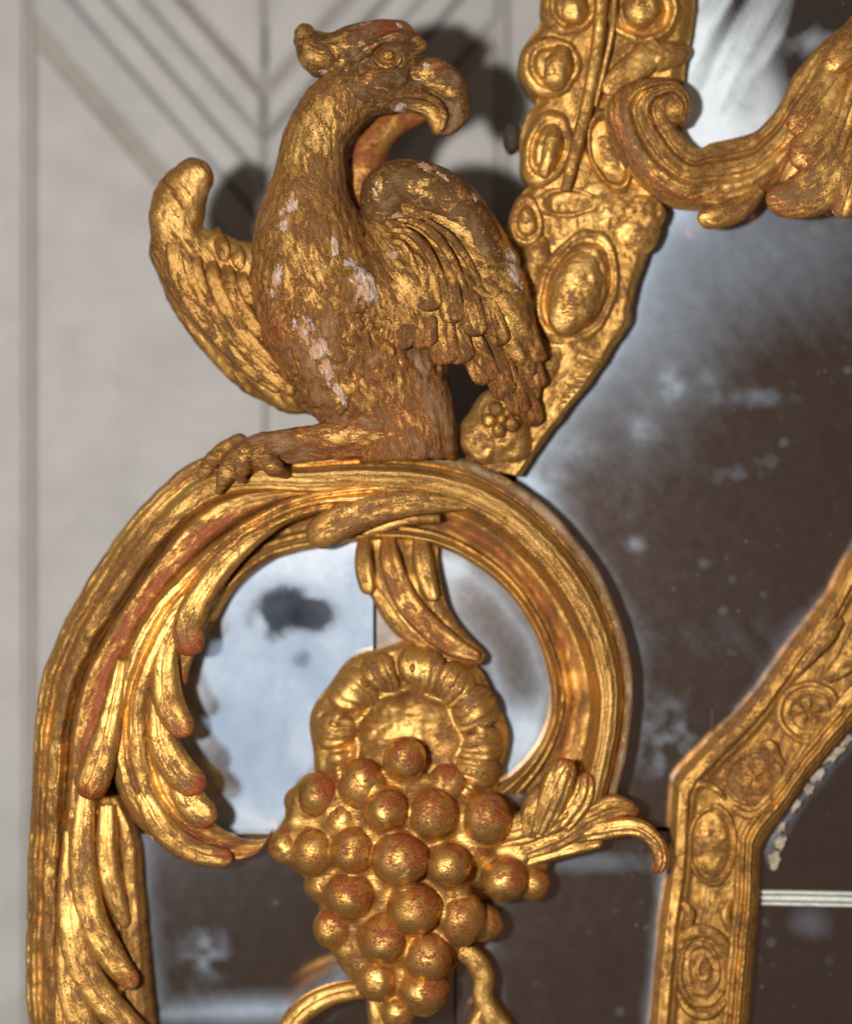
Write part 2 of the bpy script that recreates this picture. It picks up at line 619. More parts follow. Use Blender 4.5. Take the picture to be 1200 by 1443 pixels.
def gilt(name, wear=0.40, patina=0.5, gold=(0.63, 0.355, 0.092), gold2=(0.86, 0.575, 0.205), bole=(0.24, 0.056, 0.020),
         brown=(0.17, 0.078, 0.027), pale=(0.30, 0.185, 0.095), rough=0.42, stretch=0.35, boleamt=0.5, bump=0.5, flesh=0.0):
    """Old water gilding: leaf over red bole over gesso; rubbed, toned with brown varnish, cracked and chipped."""
    g = N(name)
    fl = g.attr('flow', 'Vector')
    st = g.scale(fl, (stretch, 1, 1))
    big = g.noise(st, 0.022, 3, 0.55, 0.4)
    med = g.noise(st, 0.085, 5, 0.70, 0.6)
    fine = g.noise(fl, 0.40, 3, 0.7)
    streak = g.noise(g.scale(fl, (min(0.12, stretch * 0.3), 1, 1)), 0.30, 4, 0.68)
    bo = g.attr('bole')
    ch = g.attr('chip')
    fc = g.math('SUBTRACT', fine, 0.5)
    sc_ = g.math('SUBTRACT', streak, 0.5)
    bc = g.math('SUBTRACT', big, 0.5)
    mc = g.math('SUBTRACT', med, 0.5)

    def wsum(*terms):
        r = 0.5
        for t, k in terms:
            r = g.math('MULTIPLY_ADD', t, k, r)
        return r
    # rubbed leaf: bare bole, brown ground
    w = wsum((mc, 1.0), (bc, 0.7), (fc, 0.50), (sc_, 0.30), (bo, 0.17))
    th = 0.80 - wear * 0.6
    worn = g.ramp(w, th - 0.12, th + 0.09)
    # toned varnish over the leaf, in the same strokes
    pw = wsum((sc_, 0.45), (mc, -0.6), (bc, 1.0), (fc, 0.35))
    th2 = 0.82 - patina * 0.65
    pat = g.ramp(pw, th2 - 0.20, th2 + 0.18)
    gcol = g.mix(g.ramp(w, 0.2, 0.6), gold2, gold)
    rb = g.ramp(wsum((mc, -0.8), (bc, -0.6), (bo, 0.36)), 0.74 - boleamt * 0.4, 0.88 - boleamt * 0.4)
    sub = g.mix(rb, brown, bole)
    if flesh:
        sub = g.mix(g.math('MULTIPLY', g.ramp(wsum((bc, 1.0), (mc, 0.7), (fc, 0.35)), 0.60 - 0.14 * flesh, 0.78 - 0.1 * flesh), 0.85), sub, pale)
    sub = g.mix(g.ramp(wsum((fc, 1.0), (sc_, 0.5)), 0.46, 0.80), sub, (0.045, 0.018, 0.006))
    patc = g.mix(g.ramp(wsum((mc, 1.0), (fc, 0.6), (sc_, 0.4)), 0.25, 0.80), (0.42, 0.205, 0.050), (0.165, 0.066, 0.016))
    pm = g.math('MULTIPLY', pat, 0.70)
    colr = g.mix(pm, gcol, patc)
    colr = g.mix(worn, colr, sub)
    vo = g.n('ShaderNodeTexVoronoi', feature='F1')
    g.set(vo, 'Vector', fl)
    vo.inputs['Scale'].default_value = 0.05
    spot = g.math('MULTIPLY', g.math('SUBTRACT', 1.0, g.ramp(vo.outputs['Distance'], 0.04, 0.10)), g.ramp(big, 0.48, 0.6))
    colr = g.mix(g.math('MULTIPLY', spot, 0.8), colr, (0.025, 0.013, 0.007))
    metal = g.math('MULTIPLY', g.math('SUBTRACT', 1.0, worn), g.math('SUBTRACT', 1.0, g.math('MULTIPLY', pm, 0.30)))
    # chips down to gesso and bare wood
    cn = wsum((ch, 0.66), (mc, 1.9), (fc, 0.6), (sc_, 0.6))
    cn = g.math('MULTIPLY', cn, g.ramp(ch, 0.02, 0.20))
    chip = g.ramp(cn, 0.86, 0.89)
    deep = g.ramp(wsum((ch, 0.30), (sc_, 1.6), (bc, 1.4), (fc, 0.5)), 0.60, 0.70)
    ccol = g.mix(deep, g.mix(fine, (0.40, 0.32, 0.28), (0.66, 0.60, 0.57)), g.mix(fine, (0.36, 0.17, 0.075), (0.47, 0.29, 0.18)))
    fk = g.math('MULTIPLY', g.ramp(wsum((mc, 0.7), (fc, 1.1)), 0.80, 0.84), worn)
    colr = g.mix(g.math('MULTIPLY', fk, 0.7), colr, (0.40, 0.27, 0.17))
    colr = g.mix(chip, colr, ccol)
    metal = g.math('MULTIPLY', metal, g.math('SUBTRACT', 1.0, chip))
    ro = g.mixf(worn, rough, 0.42)
    ro = g.math('MULTIPLY_ADD', fc, 0.35, ro)
    ro = g.math('MULTIPLY_ADD', pm, 0.10, ro)
    ro = g.mixf(chip, ro, 0.75)
    cr = g.n('ShaderNodeTexVoronoi', feature='DISTANCE_TO_EDGE')
    g.set(cr, 'Vector', g.scale(fl, (0.6, 1, 1)))
    cr.inputs['Scale'].default_value = 0.04
    hgt = g.math('MULTIPLY', g.ramp(cr.outputs['Distance'], 0.0, 0.03), 0.14)
    hgt = g.math('MULTIPLY_ADD', fine, 0.50, hgt)
    hgt = g.math('MULTIPLY_ADD', streak, 0.75, hgt)
    hgt = g.math('MULTIPLY_ADD', worn, -0.4, hgt)
    hgt = g.math('MULTIPLY_ADD', chip, -1.4, hgt)
    bp = g.n('ShaderNodeBump')
    bp.inputs['Strength'].default_value = bump
    bp.inputs['Distance'].default_value = 0.0014
    g.set(bp, 'Height', hgt)
    b = g.n('ShaderNodeBsdfPrincipled')
    g.set(b, 'Base Color', colr)
    g.set(b, 'Metallic', metal)
    g.set(b, 'Roughness', ro)
    g.set(b, 'Normal', bp.outputs[0])
    b.inputs['Specular IOR Level'].default_value = 0.30
    b.inputs['Specular Tint'].default_value = (1.0, 0.78, 0.50, 1)
    g.t.links.new(b.outputs[0], g.out.inputs[0])
    return g.m


def plain(name, c1, c2, rough=0.6, scale=0.05, metal=0.0, bump=0.1, spec=0.4):
    g = N(name)
    fl = g.attr('flow', 'Vector')
    a = g.noise(fl, scale, 5, 0.6, 0.3)
    f = g.noise(fl, scale * 9, 3, 0.6)
    c = g.mix(g.ramp(a, 0.3, 0.7), c1, c2)
    b = g.n('ShaderNodeBsdfPrincipled')
    g.set(b, 'Base Color', c)
    b.inputs['Roughness'].default_value = rough
    b.inputs['Metallic'].default_value = metal
    b.inputs['Specular IOR Level'].default_value = spec
    bp = g.n('ShaderNodeBump')
    bp.inputs['Strength'].default_value = bump
    bp.inputs['Distance'].default_value = 0.001
    g.set(bp, 'Height', g.math('ADD', a, f))
    g.set(b, 'Normal', bp.outputs[0])
    g.t.links.new(b.outputs[0], g.out.inputs[0])
    return g.m


def mirror_mat(name, tint=(0.46, 0.39, 0.345), cloud=(0.34, 0.43, 0.54), rough=0.12):
    """Old tin-mercury mirror: dim, slightly rippled; the attribute 'bole' holds the amount of clouded silvering, plus painted sheen on the main pane."""
    g = N(name)
    fl = g.attr('flow', 'Vector')
    hz = g.attr('bole')
    n1 = g.noise(g.scale(fl, (1.0, 0.7, 1)), 0.009, 5, 0.55, 0.5)
    n2 = g.noise(fl, 0.045, 5, 0.65, 0.3)
    n3 = g.noise(fl, 0.35, 3, 0.6)
    wipe = g.noise(g.scale(g.n('ShaderNodeVectorRotate', rotation_type='Z_AXIS', i_Vector=fl, i_Angle=0.6).outputs[0], (1, 0.12, 1)), 0.05, 3, 0.6)
    m = g.math('MULTIPLY_ADD', g.math('SUBTRACT', n1, 0.5), 0.16, hz)
    m = g.math('MULTIPLY_ADD', g.math('SUBTRACT', n2, 0.5), g.math('MULTIPLY_ADD', hz, 0.20, 0.03), m)
    m = g.math('MULTIPLY_ADD', g.math('SUBTRACT', wipe, 0.5), 0.13, m)
    veil = g.n('ShaderNodeMapRange')
    g.set(veil, 0, m)
    veil.inputs[1].default_value = 0.10
    veil.inputs[2].default_value = 1.15
    veil = veil.outputs[0]
    vo = g.n('ShaderNodeTexVoronoi', feature='F1')
    g.set(vo, 'Vector', fl)
    vo.inputs['Scale'].default_value = 0.020
    sp = g.math('SUBTRACT', 1.0, g.ramp(g.math('MULTIPLY_ADD', n2, 0.3, vo.outputs['Distance']), 0.20, 0.34))
    sp = g.math('MULTIPLY', sp, g.ramp(n1, 0.48, 0.62))
    vo2 = g.n('ShaderNodeTexVoronoi', feature='F1')
    g.set(vo2, 'Vector', fl)
    vo2.inputs['Scale'].default_value = 0.032
    sp2 = g.math('MULTIPLY', g.math('SUBTRACT', 1.0, g.ramp(vo2.outputs['Distance'], 0.03, 0.10)), g.ramp(n1, 0.50, 0.62))
    veil = g.math('MAXIMUM', veil, g.math('MULTIPLY', sp, 0.12))
    veil = g.math('MAXIMUM', veil, g.math('MULTIPLY', sp2, 0.16))
    tar = g.ramp(g.math('MULTIPLY_ADD', g.math('SUBTRACT', n2, 0.5), 0.9, g.attr('chip')), 0.12, 0.95)
    veil = g.math('MULTIPLY', veil, g.math('SUBTRACT', 1.0, g.math('MULTIPLY', tar, 0.85)))
    vo3 = g.n('ShaderNodeTexVoronoi', feature='F1')
    g.set(vo3, 'Vector', fl)
    vo3.inputs['Scale'].default_value = 0.085
    pin = g.math('MULTIPLY', g.math('SUBTRACT', 1.0, g.ramp(vo3.outputs['Distance'], 0.05, 0.13)), g.ramp(n2, 0.52, 0.62))
    veil = g.math('MAXIMUM', veil, g.math('MULTIPLY', pin, 0.20))
    dust = g.math('MULTIPLY_ADD', veil, 0.90, g.math('MULTIPLY_ADD', n3, 0.012, 0.002))
    dif = g.n('ShaderNodeBsdfPrincipled')
    g.set(dif, 'Base Color', g.mix(n2, cloud, tuple(min(1, c * 1.35) for c in cloud)))
    dif.inputs['Roughness'].default_value = 0.45
    gl = g.n('ShaderNodeBsdfPrincipled')
    gl.inputs['Metallic'].default_value = 1.0
    g.set(gl, 'Base Color', g.mix(tar, g.mix(n1, tint, tuple(min(1, c * 1.25) for c in tint)), (0.045, 0.045, 0.05)))
    g.set(gl, 'Roughness', g.math('MULTIPLY_ADD', n2, 0.08, rough))
    bp = g.n('ShaderNodeBump')
    bp.inputs['Strength'].default_value = 0.05
    bp.inputs['Distance'].default_value = 0.002
    g.set(bp, 'Height', n1)
    g.set(gl, 'Normal', bp.outputs[0])
    ms = g.n('ShaderNodeMixShader')
    g.set(ms, 0, dust)
    g.t.links.new(gl.outputs[0], ms.inputs[1])
    g.t.links.new(dif.outputs[0], ms.inputs[2])
    g.t.links.new(ms.outputs[0], g.out.inputs[0])
    return g.m


M = {}
M['scroll'] = gilt('gilding_scroll', wear=0.40, patina=0.55, stretch=0.55, rough=0.45)
M['bright'] = gilt('gilding_bright', wear=0.36, patina=0.47, stretch=0.5, rough=0.45)
M['grape'] = gilt('gilding_grapes', wear=0.38, patina=0.50, stretch=1.0, rough=0.40, boleamt=0.9, bump=0.35)
M['border'] = gilt('gilding_border', wear=0.38, patina=0.62, rough=0.50, stretch=0.9, gold=(0.62, 0.34, 0.085), gold2=(0.80, 0.50, 0.16))
M['pier'] = gilt('gilding_pier', wear=0.34, patina=0.53, rough=0.43, stretch=0.9)
EG = dict(gold=(0.52, 0.275, 0.070), gold2=(0.76, 0.475, 0.165))
M['eagle'] = gilt('gilding_eagle_worn', wear=0.55, patina=0.66, stretch=0.5, boleamt=0.60, brown=(0.130, 0.050, 0.014), flesh=0.55, bump=0.75, pale=(0.30, 0.17, 0.085), rough=0.42, **EG)
M['wing'] = gilt('gilding_wing', wear=0.48, patina=0.64, stretch=0.4, boleamt=0.5, brown=(0.11, 0.045, 0.014), bump=0.8, rough=0.42, **EG)
M['wing_edge'] = gilt('gilding_wing_edge', wear=0.70, patina=0.70, stretch=0.8, brown=(0.090, 0.041, 0.014), boleamt=0.3, flesh=0.45, pale=(0.21, 0.115, 0.048), bump=0.5, **EG)
M['head'] = gilt('gilding_head', wear=0.60, patina=0.70, stretch=0.8, brown=(0.085, 0.038, 0.014), boleamt=0.5, flesh=0.35, bump=0.6, rough=0.40, pale=(0.25, 0.15, 0.075), **EG)
M['bark'] = gilt('gilding_dirty_edge', wear=0.44, patina=0.64, stretch=0.3, boleamt=0.35, bump=0.7, rough=0.45)
M['fillet'] = gilt('bare_fillet', wear=0.80, patina=0.6, stretch=0.5, brown=(0.16, 0.092, 0.045), boleamt=0.2, flesh=0.9, pale=(0.34, 0.235, 0.15))
M['dark'] = plain('backing_wood', (0.03, 0.022, 0.016), (0.055, 0.038, 0.026), 0.8)
M['gesso'] = plain('flaked_gesso', (0.26, 0.19, 0.13), (0.50, 0.44, 0.36), 0.8, 0.12, bump=0.5)
M['wall'] = plain('wall_paint', (0.330, 0.325, 0.320), (0.382, 0.378, 0.373), 0.75, 0.012, bump=0.08, spec=0.2)
M['wall_cool'] = plain('wall_paint_cool', (0.320, 0.318, 0.318), (0.372, 0.366, 0.362), 0.75, 0.012, bump=0.08, spec=0.2)
M['wall_warm'] = plain('wall_paint_warm', (0.35, 0.33, 0.307), (0.385, 0.37, 0.35), 0.75, 0.012, bump=0.08, spec=0.2)
M['recess'] = plain('recess_shade', (0.25, 0.23, 0.205), (0.30, 0.28, 0.255), 0.8, 0.02, spec=0.2)  # darker than the boards, paints shade into the grooves
M['gap'] = plain('open_joint', (0.03, 0.03, 0.03), (0.05, 0.05, 0.045), 0.9)
M['mirror'] = mirror_mat('old_mirror')
M['mirror_blue'] = mirror_mat('old_mirror_blue', tint=(0.34, 0.32, 0.31), cloud=(0.62, 0.70, 0.80))
M['mirror_pale'] = mirror_mat('old_mirror_pale', tint=(0.62, 0.64, 0.66), cloud=(0.33, 0.40, 0.49), rough=0.05)
M['joint'] = plain('glass_joint', (0.62, 0.65, 0.58), (0.80, 0.82, 0.78), 0.2, 0.2, metal=0.0, spec=0.8)  # whitish base colour paints in the bright highlight along the joint


def box(name, parent, x0, y0, x1, y1, d0_, d1_, mat, bev=2.0, k=1.0):
    """bevelled slab"""
    c = []
    for (dx, z) in ((0, d0_), (0, d1_ - bev), (bev, d1_)):
        c.append([(x0 + dx, y0 + dx, z), (x1 - dx, y0 + dx, z), (x1 - dx, y1 - dx, z), (x0 + dx, y1 - dx, z)])
    V = np.array(c).reshape(-1, 3)
    f = [(i * 4 + j, (i + 1) * 4 + j, (i + 1) * 4 + (j + 1) % 4, i * 4 + (j + 1) % 4) for i in range(2) for j in range(4)]
    f += [(8, 9, 10, 11), (3, 2, 1, 0)]
    return make(name, V, np.array(f), mat, parent, k=k, smooth=False)


def strip(name, parent, p, q, w, d0_, d1_, mat, bev=3.0, k=1.0):
    """bevelled slat from p to q"""
    p, q = np.array(p, float), np.array(q, float)
    t = (q - p) / np.linalg.norm(q - p)
    nn = np.array([-t[1], t[0]])
    rows = []
    for (b, z) in ((0, d0_), (0, d1_ - bev), (bev, d1_)):
        hw = w / 2 - b
        rows.append([(*(p - nn * hw), z), (*(p + nn * hw), z), (*(q + nn * hw), z), (*(q - nn * hw), z)])
    V = np.array(rows).reshape(-1, 3)
    f = [(i * 4 + j, (i + 1) * 4 + j, (i + 1) * 4 + (j + 1) % 4, i * 4 + (j + 1) % 4) for i in range(2) for j in range(4)]
    f += [(8, 9, 10, 11), (3, 2, 1, 0)]
    return make(name, V, np.array(f), mat, parent, k=k, smooth=False)


# ------------------------------------------------------------------ the wall behind
WD = -285.0
KW = K(WD)
wall = empty('wall')
wall['kind'] = 'structure'
box('backing', wall, -500, -500, 1500, 1900, WD - 40, WD - 9, M['recess'], 1, KW)
# stile on the outside, field board inside the chevron
box('stile', wall, -500, -500, 34, 1900, WD - 8, WD, M['wall'], 3, KW)
box('moulding', wall, 36, 20, 46, 1900, WD - 8, WD + 3, M['wall_warm'], 3, KW)


def board(name, pts, d0_, d1_, mat, bev=11.0):
    """planted board with a wide soft bevel on its long edges"""
    p = np.array(pts, float)
    n = len(p)
    ar = 0.5 * sum(p[q][0] * p[(q + 1) % n][1] - p[(q + 1) % n][0] * p[q][1] for q in range(n))
    sg = 1 if ar > 0 else -1
    ins = []
    for q in range(n):
        e1 = p[q] - p[q - 1]
        e2 = p[(q + 1) % n] - p[q]
        e1 /= np.linalg.norm(e1)
        e2 /= np.linalg.norm(e2)
        n1 = sg * np.array([-e1[1], e1[0]])
        n2 = sg * np.array([-e2[1], e2[0]])
        den = 1 + float(n1 @ n2)
        ins.append((n1 + n2) / max(den, 0.25))
    ins = np.array(ins)
    drop = max(2.0, (d1_ - d0_) * 0.6)
    rows = [[(x, y, d0_) for x, y in p]]
    for f_, z in ((0.0, d1_ - drop), (0.3, d1_ - drop * 0.45), (0.65, d1_ - drop * 0.12), (1.0, d1_)):
        rows.append([(x, y, z) for x, y in p + ins * bev * f_])
    V = np.array(rows).reshape(-1, 3)
    R = len(rows)
    f = [np.array([(r * n + q, r * n + (q + 1) % n, (r + 1) * n + (q + 1) % n, (r + 1) * n + q) for r in range(R - 1) for q in range(n)]), np.arange(n)[None, ::-1], ((R - 1) * n + np.arange(n))[None]]
    return make(name, V, f, mat, wall, k=KW, smooth=False)


board('field_panel', [(52, 64), (372, 436), (372, 1900), (52, 1900)], WD - 8, WD, M['wall'], 2.0)
board('field_panel', [(378, 436), (698, 64), (698, 1900), (378, 1900)], WD - 8, WD, M['wall'], 2.0)


def chevron(y_in, y_out, d1_, mat):
    """board pair that meets at the seam x=374; y_in/y_out heights at the seam (lower, upper)"""
    s = 1.16
    board('chevron_board', [(46, y_in - (371 - 46) * s), (371.5, y_in), (371.5, y_out), (46, y_out - (371 - 46) * s)], WD - 8, d1_, mat)
    board('chevron_board', [(376.5, y_in), (702, y_in - (371 - 46) * s), (702, y_out - (371 - 46) * s), (376.5, y_out)], WD - 8, d1_, mat)


chevron(398, 316, WD + 4, M['wall_cool'])
chevron(314.5, 252, WD + 15, M['wall'])
chevron(250.5, 196, WD + 5, M['wall_cool'])
chevron(194.5, 136, WD + 14, M['wall'])
chevron(120, -160, WD + 4, M['wall'])
box('moulding', wall, 704, -400, 714, 1900, WD - 8, WD + 3, M['wall_cool'], 3, KW)
box('stile', wall, 718, -500, 1500, 1900, WD - 8, WD, M['wall'], 3, KW)
box('joint_gap', wall, 372, 35, 376, 92, WD - 20, WD - 6.5, M['gap'], 0.5, KW)

# ------------------------------------------------------------------ the gilt mirror frame
frame = empty('gilt_mirror_frame')
frame['label'] = 'carved giltwood mirror frame with leafy scroll, grapes and old clouded mirror panes'
frame['category'] = 'mirror frame'


def slab(name, pts, d0_, d1_, mat, d0=0, parent=frame):
    n = len(pts)
    a = [(x, y, d0_) for x, y in pts]
    b = [(x, y, d1_) for x, y in pts]
    f = [np.array([(i, (i + 1) % n, n + (i + 1) % n, n + i) for i in range(n)]), np.arange(n)[None, ::-1], np.arange(n, 2 * n)[None]]
    return make(name, np.array(a + b, float), f, mat, parent, k=K(d0), smooth=False)


slab('backboard', [(95, 1480), (90, 1150), (120, 960), (200, 820), (330, 705), (450, 665), (690, 690), (770, 560), (800, 330), (790, 100), (800, -40), (1260, -40), (1260, 1480)], -64, -54, M['dark'], -54)


def poly_in(pts, X, Y):
    p = np.asarray(pts, float)
    q = np.roll(p, -1, 0)
    c = np.zeros(X.shape, bool)
    for (x1, y1), (x2, y2) in zip(p, q):
        c ^= ((y1 > Y) != (y2 > Y)) & (X < (x2 - x1) * (Y - y1) / (y2 - y1 + 1e-9) + x1)
    return c


def edge_dist(curve, X, Y):
    c = np.asarray(curve, float)
    d = np.full(X.shape, 1e9)
    for a, b in zip(c[:-1], c[1:]):
        ab = b - a
        t = np.clip(((X - a[0]) * ab[0] + (Y - a[1]) * ab[1]) / (ab ** 2).sum(), 0, 1)
        d = np.minimum(d, np.hypot(X - a[0] - t * ab[0], Y - a[1] - t * ab[1]))
    return d


def pane(x0, y0, x1, y1, d, haze, mat, sx=0.0, sy=0.0, sk=0.0, step=5, label=None, tarnish=None):
    """thin sheet of old glass on a grid; sx, sy = slope of the sheet; haze(X,Y) clouding and painted sheen"""
    nx, ny = int((x1 - x0) / step) + 2, int((y1 - y0) / step) + 2
    X, Y = np.meshgrid(np.linspace(x0, x1, nx), np.linspace(y0, y1, ny), indexing='ij')
    X2 = X + sk * (Y - y0)
    H = haze(X2, Y)
    Z = d + sx * (X - (x0 + x1) / 2) + sy * (Y - (y0 + y1) / 2)
    V = np.concatenate([np.stack([X2, Y, Z], -1).reshape(-1, 3), np.stack([X2, Y, Z - 5], -1).reshape(-1, 3)])
    i = np.arange(nx - 1)[:, None]
    j = np.arange(ny - 1)[None]
    a = np.stack([i * ny + j, (i + 1) * ny + j, (i + 1) * ny + j + 1, i * ny + j + 1], -1).reshape(-1, 4)
    off = nx * ny
    sides = []
    ring = [q * ny for q in range(nx)] + [(nx - 1) * ny + q for q in range(1, ny)] + [q * ny + ny - 1 for q in range(nx - 2, -1, -1)] + [q for q in range(ny - 2, 0, -1)]
    for q in range(len(ring)):
        r1, r2 = ring[q], ring[(q + 1) % len(ring)]
        sides.append((r2, r1, r1 + off, r2 + off))
    F = np.concatenate([a, a[:, ::-1] + off, np.array(sides)])
    o = make('mirror_pane', V, F, mat, frame, k=K(d), bole=np.concatenate([H.ravel(), H.ravel()]), smooth=False,
             chip=None if tarnish is None else np.tile(tarnish(X2, Y).ravel(), 2))
    if label:
        o['label'] = label
    return o


PIER_EDGE = [(932, 287), (920, 343), (894, 417), (887, 455), (840, 530), (803, 576), (735, 668)]
BORD_EDGE = [(1230, 730), (1200, 784), (1172, 837), (1123, 896), (1060, 988), (1030, 1015)]
RIM_EDGE = [(735, 668), (805, 750), (845, 805), (872, 865), (888, 920), (895, 965), (890, 1020), (870, 1130)]


def gauss(X, Y, x, y, rx, ry=None):
    return np.exp(-((X - x) / rx) ** 2 - ((Y - y) / (ry or rx)) ** 2)


def smudge(X, Y, seed):
    return fbm(np.stack([X / 16., Y / 16., X * 0], -1), 1.0, 4, seed)


def hz_main_sheen(X, Y):
    e = edge_dist(PIER_EDGE, X, Y)
    h = 0.55 * np.exp(-e / 13) + 0.24 * np.exp(-e / 110) + 0.36 * np.exp(-edge_dist(BORD_EDGE, X, Y) / 13)
    h += 0.5 * np.exp(-edge_dist(RIM_EDGE, X, Y) / 10)
    h += 0.75 * gauss(X, Y, 945, 285, 55, 40) + 0.34 * gauss(X, Y, 1080, 340, 230, 130) + 0.20 * gauss(X, Y, 900, 470, 120, 200)  # painted blue-grey sheen towards the top left; edge terms are clouded silvering
    sm = (0.75 * gauss(X, Y, 945, 545, 15, 22) + 0.5 * gauss(X, Y, 812, 632, 24, 18) + 0.45 * gauss(X, Y, 905, 605, 18, 20) + 0.40 * gauss(X, Y, 1035, 668, 32, 14)
          + 0.35 * gauss(X, Y, 1078, 650, 22, 12) + 0.6 * gauss(X, Y, 895, 768, 13, 10) + 0.3 * gauss(X, Y, 990, 797, 16, 10) + 0.35 * gauss(X, Y, 1060, 560, 60, 12) + 0.4 * gauss(X, Y, 1000, 530, 14, 12))
    h += 0.55 * sm * (0.9 + 0.7 * smudge(X, Y, 3))
    h += (0.30 * gauss(X, Y, 940, 1040, 40, 60) + 0.30 * gauss(X, Y, 760, 690, 30, 50)) * (1 + 0.8 * smudge(X, Y, 9))
    h += 0.10 * gauss(X, Y, 1000, 900, 300, 60)
    return h


pane(856, 262, 1560, 1165, -20, hz_main_sheen, M['mirror'], sk=-0.31)


def hz_top(X, Y):
    streaks = 0.55 * np.clip(fbm(np.stack([(X + 0.55 * Y) / 26., Y / 150., X * 0], -1), 1.0, 3, 7), -0.2, 1) * sst(1190, 1060, X)
    return (streaks + 1.05 * np.exp(-np.maximum(X - 968, 0) / 50) + 1.0 * gauss(X, Y, 1000, 200, 90, 45) + 0.5 * gauss(X, Y, 1080, 150, 30, 60)
            + 0.5 * gauss(X, Y, 1030, 110, 60, 60) + 0.35 * gauss(X, Y, 1160, 60, 60, 20) - 0.05)


pane(930, -40, 1260, 236, -4, hz_top, M['mirror_blue'])
OVAL = [(500, 762), (435, 772), (380, 788), (320, 835), (295, 900), (260, 950), (240, 1020), (265, 1100), (300, 1160), (380, 1170), (430, 1110), (440, 1000)]


def hz_oval(X, Y):
    h = 0.55 * np.exp(-edge_dist(OVAL, X, Y) / 20) + 0.34 + 0.22 * smudge(X / 2.2, Y / 3.0, 5)
    h += 0.45 * gauss(X, Y, 440, 790, 60, 30) + 0.5 * gauss(X, Y, 330, 1150, 40, 25) + 0.25 * gauss(X, Y, 480, 880, 40, 120)
    return h


pane(206, 740, 526, 1205, -26, hz_oval, M['mirror_pale'], label='pale blue clouded mirror pane with a dark tarnish smudge', sx=0.085, sy=-0.055,
     tarnish=lambda X, Y: 0.95 * gauss(X, Y, 378, 874, 30, 30) + 0.95 * gauss(X, Y, 446, 866, 34, 26) + 0.9 * gauss(X, Y, 412, 848, 44, 32) - 0.75 * gauss(X, Y, 368, 878, 11, 15) - 0.45 * gauss(X, Y, 440, 840, 16, 9) + 0.55 * gauss(X, Y, 425, 930, 22, 18))


def hz_small(X, Y):
    e = [(620, 790), (650, 800), (700, 840), (745, 900), (768, 970), (745, 1050), (715, 1085)]
    e2 = [(622, 800), (640, 870), (690, 930), (712, 1000), (715, 1085)]
    return 0.5 * np.exp(-edge_dist(e, X, Y) / 16) + 0.6 * np.exp(-edge_dist(e2, X, Y) / 18) + 0.8 * gauss(X, Y, 735, 1030, 30, 35) + 0.5 * gauss(X, Y, 640, 800, 20, 20) + 0.02


pane(530, 745, 812, 1165, -14, hz_small, M['mirror'], sx=0.006)


def hz_ll(X, Y):
    e = [(195, 1190), (200, 1300), (215, 1430), (420, 1425), (490, 1370)]
    return 0.55 * np.exp(-edge_dist(e, X, Y) / 18) + 0.34 * gauss(X, Y, 290, 1340, 30, 36) * (1 + 0.8 * smudge(X, Y, 13)) + 0.28 * gauss(X, Y, 350, 1425, 80, 20) + 0.02


pane(150, 1172, 640, 1500, -28, hz_ll, M['mirror'], sx=-0.03, sy=-0.09)


def hz_lc(X, Y):
    e = [(935, 1200), (930, 1300), (915, 1443)]
    e2 = [(690, 1290), (680, 1340), (700, 1443)]
    return 0.5 * np.exp(-edge_dist(e, X, Y) / 8) + 0.45 * np.exp(-edge_dist(e2, X, Y) / 12) + 0.3 * gauss(X, Y, 830, 1215, 90, 16) + 0.04


pane(643, 1172, 1000, 1500, -14, hz_lc, M['mirror'], sx=-0.004, sy=0.004)


def hz_r1(X, Y):
    return 0.55 * np.exp(-edge_dist([(1200, 1027), (1123, 1120), (1074, 1193)], X, Y) / 14) + 0.0 * X


def hz_r2(X, Y):
    return 0.22 * gauss(X, Y, 1140, 1300, 40, 30) + 0.02


pane(1003, 1000, 1260, 1262, -16, hz_r1, M['mirror'])
pane(1003, 1270, 1260, 1500, -18, hz_r2, M['mirror'], sy=0.01)
for yy, ww in ((1258, 5), (1266, 8), (1274, 5)):
    frond('glass_joint', frame, [(1040, yy - 1.5, ww, -12), (1130, yy, ww, -12), (1270, yy + 3, ww, -12)], M['joint'], h=3.5, low=2, d0=-12, wob=1.2, endround=False)

# ---- the big scroll: outer band, cove, red ridge
A = [(44, 1470, 92, 1470), (33, 1400, 88, 1400), (34, 1300, 86, 1300), (37, 1200, 88, 1200), (41, 1100, 92, 1105), (48, 1010, 98, 1020),
     (58, 948, 112, 965), (86, 880, 140, 905), (124, 812, 178, 845), (168, 748, 220, 785), (218, 692, 265, 735), (272, 650, 318, 703),
     (340, 634, 365, 695), (413, 640, 424, 697), (480, 634, 485, 697), (547, 632, 547, 700), (608, 636, 600, 706), (660, 648, 645, 718),
     (713, 672, 690, 740), (760, 705, 728, 770), (805, 750, 765, 808), (845, 805, 798, 855), (872, 865, 822, 905), (888, 920, 835, 952),
     (893, 965, 840, 985), (890, 1020, 836, 1037), (880, 1080, 826, 1087), (866, 1132, 815, 1128)]


def hA(T, U):
    clean = sst(0.40, 0.52, T)
    a = prof([(0, 16), (0.05, 27), (0.22, 30), (0.29, 22), (0.34, 34), (0.5, 47), (0.66, 51), (0.80, 47), (0.84, 43), (0.88, 45), (0.95, 38), (1, 16)], U)
    b = prof([(0, 6), (0.1, 20), (0.3, 32), (0.42, 27), (0.62, 40), (0.85, 44), (1, 22)], U)
    return 8 + a * clean + b * (1 - clean)


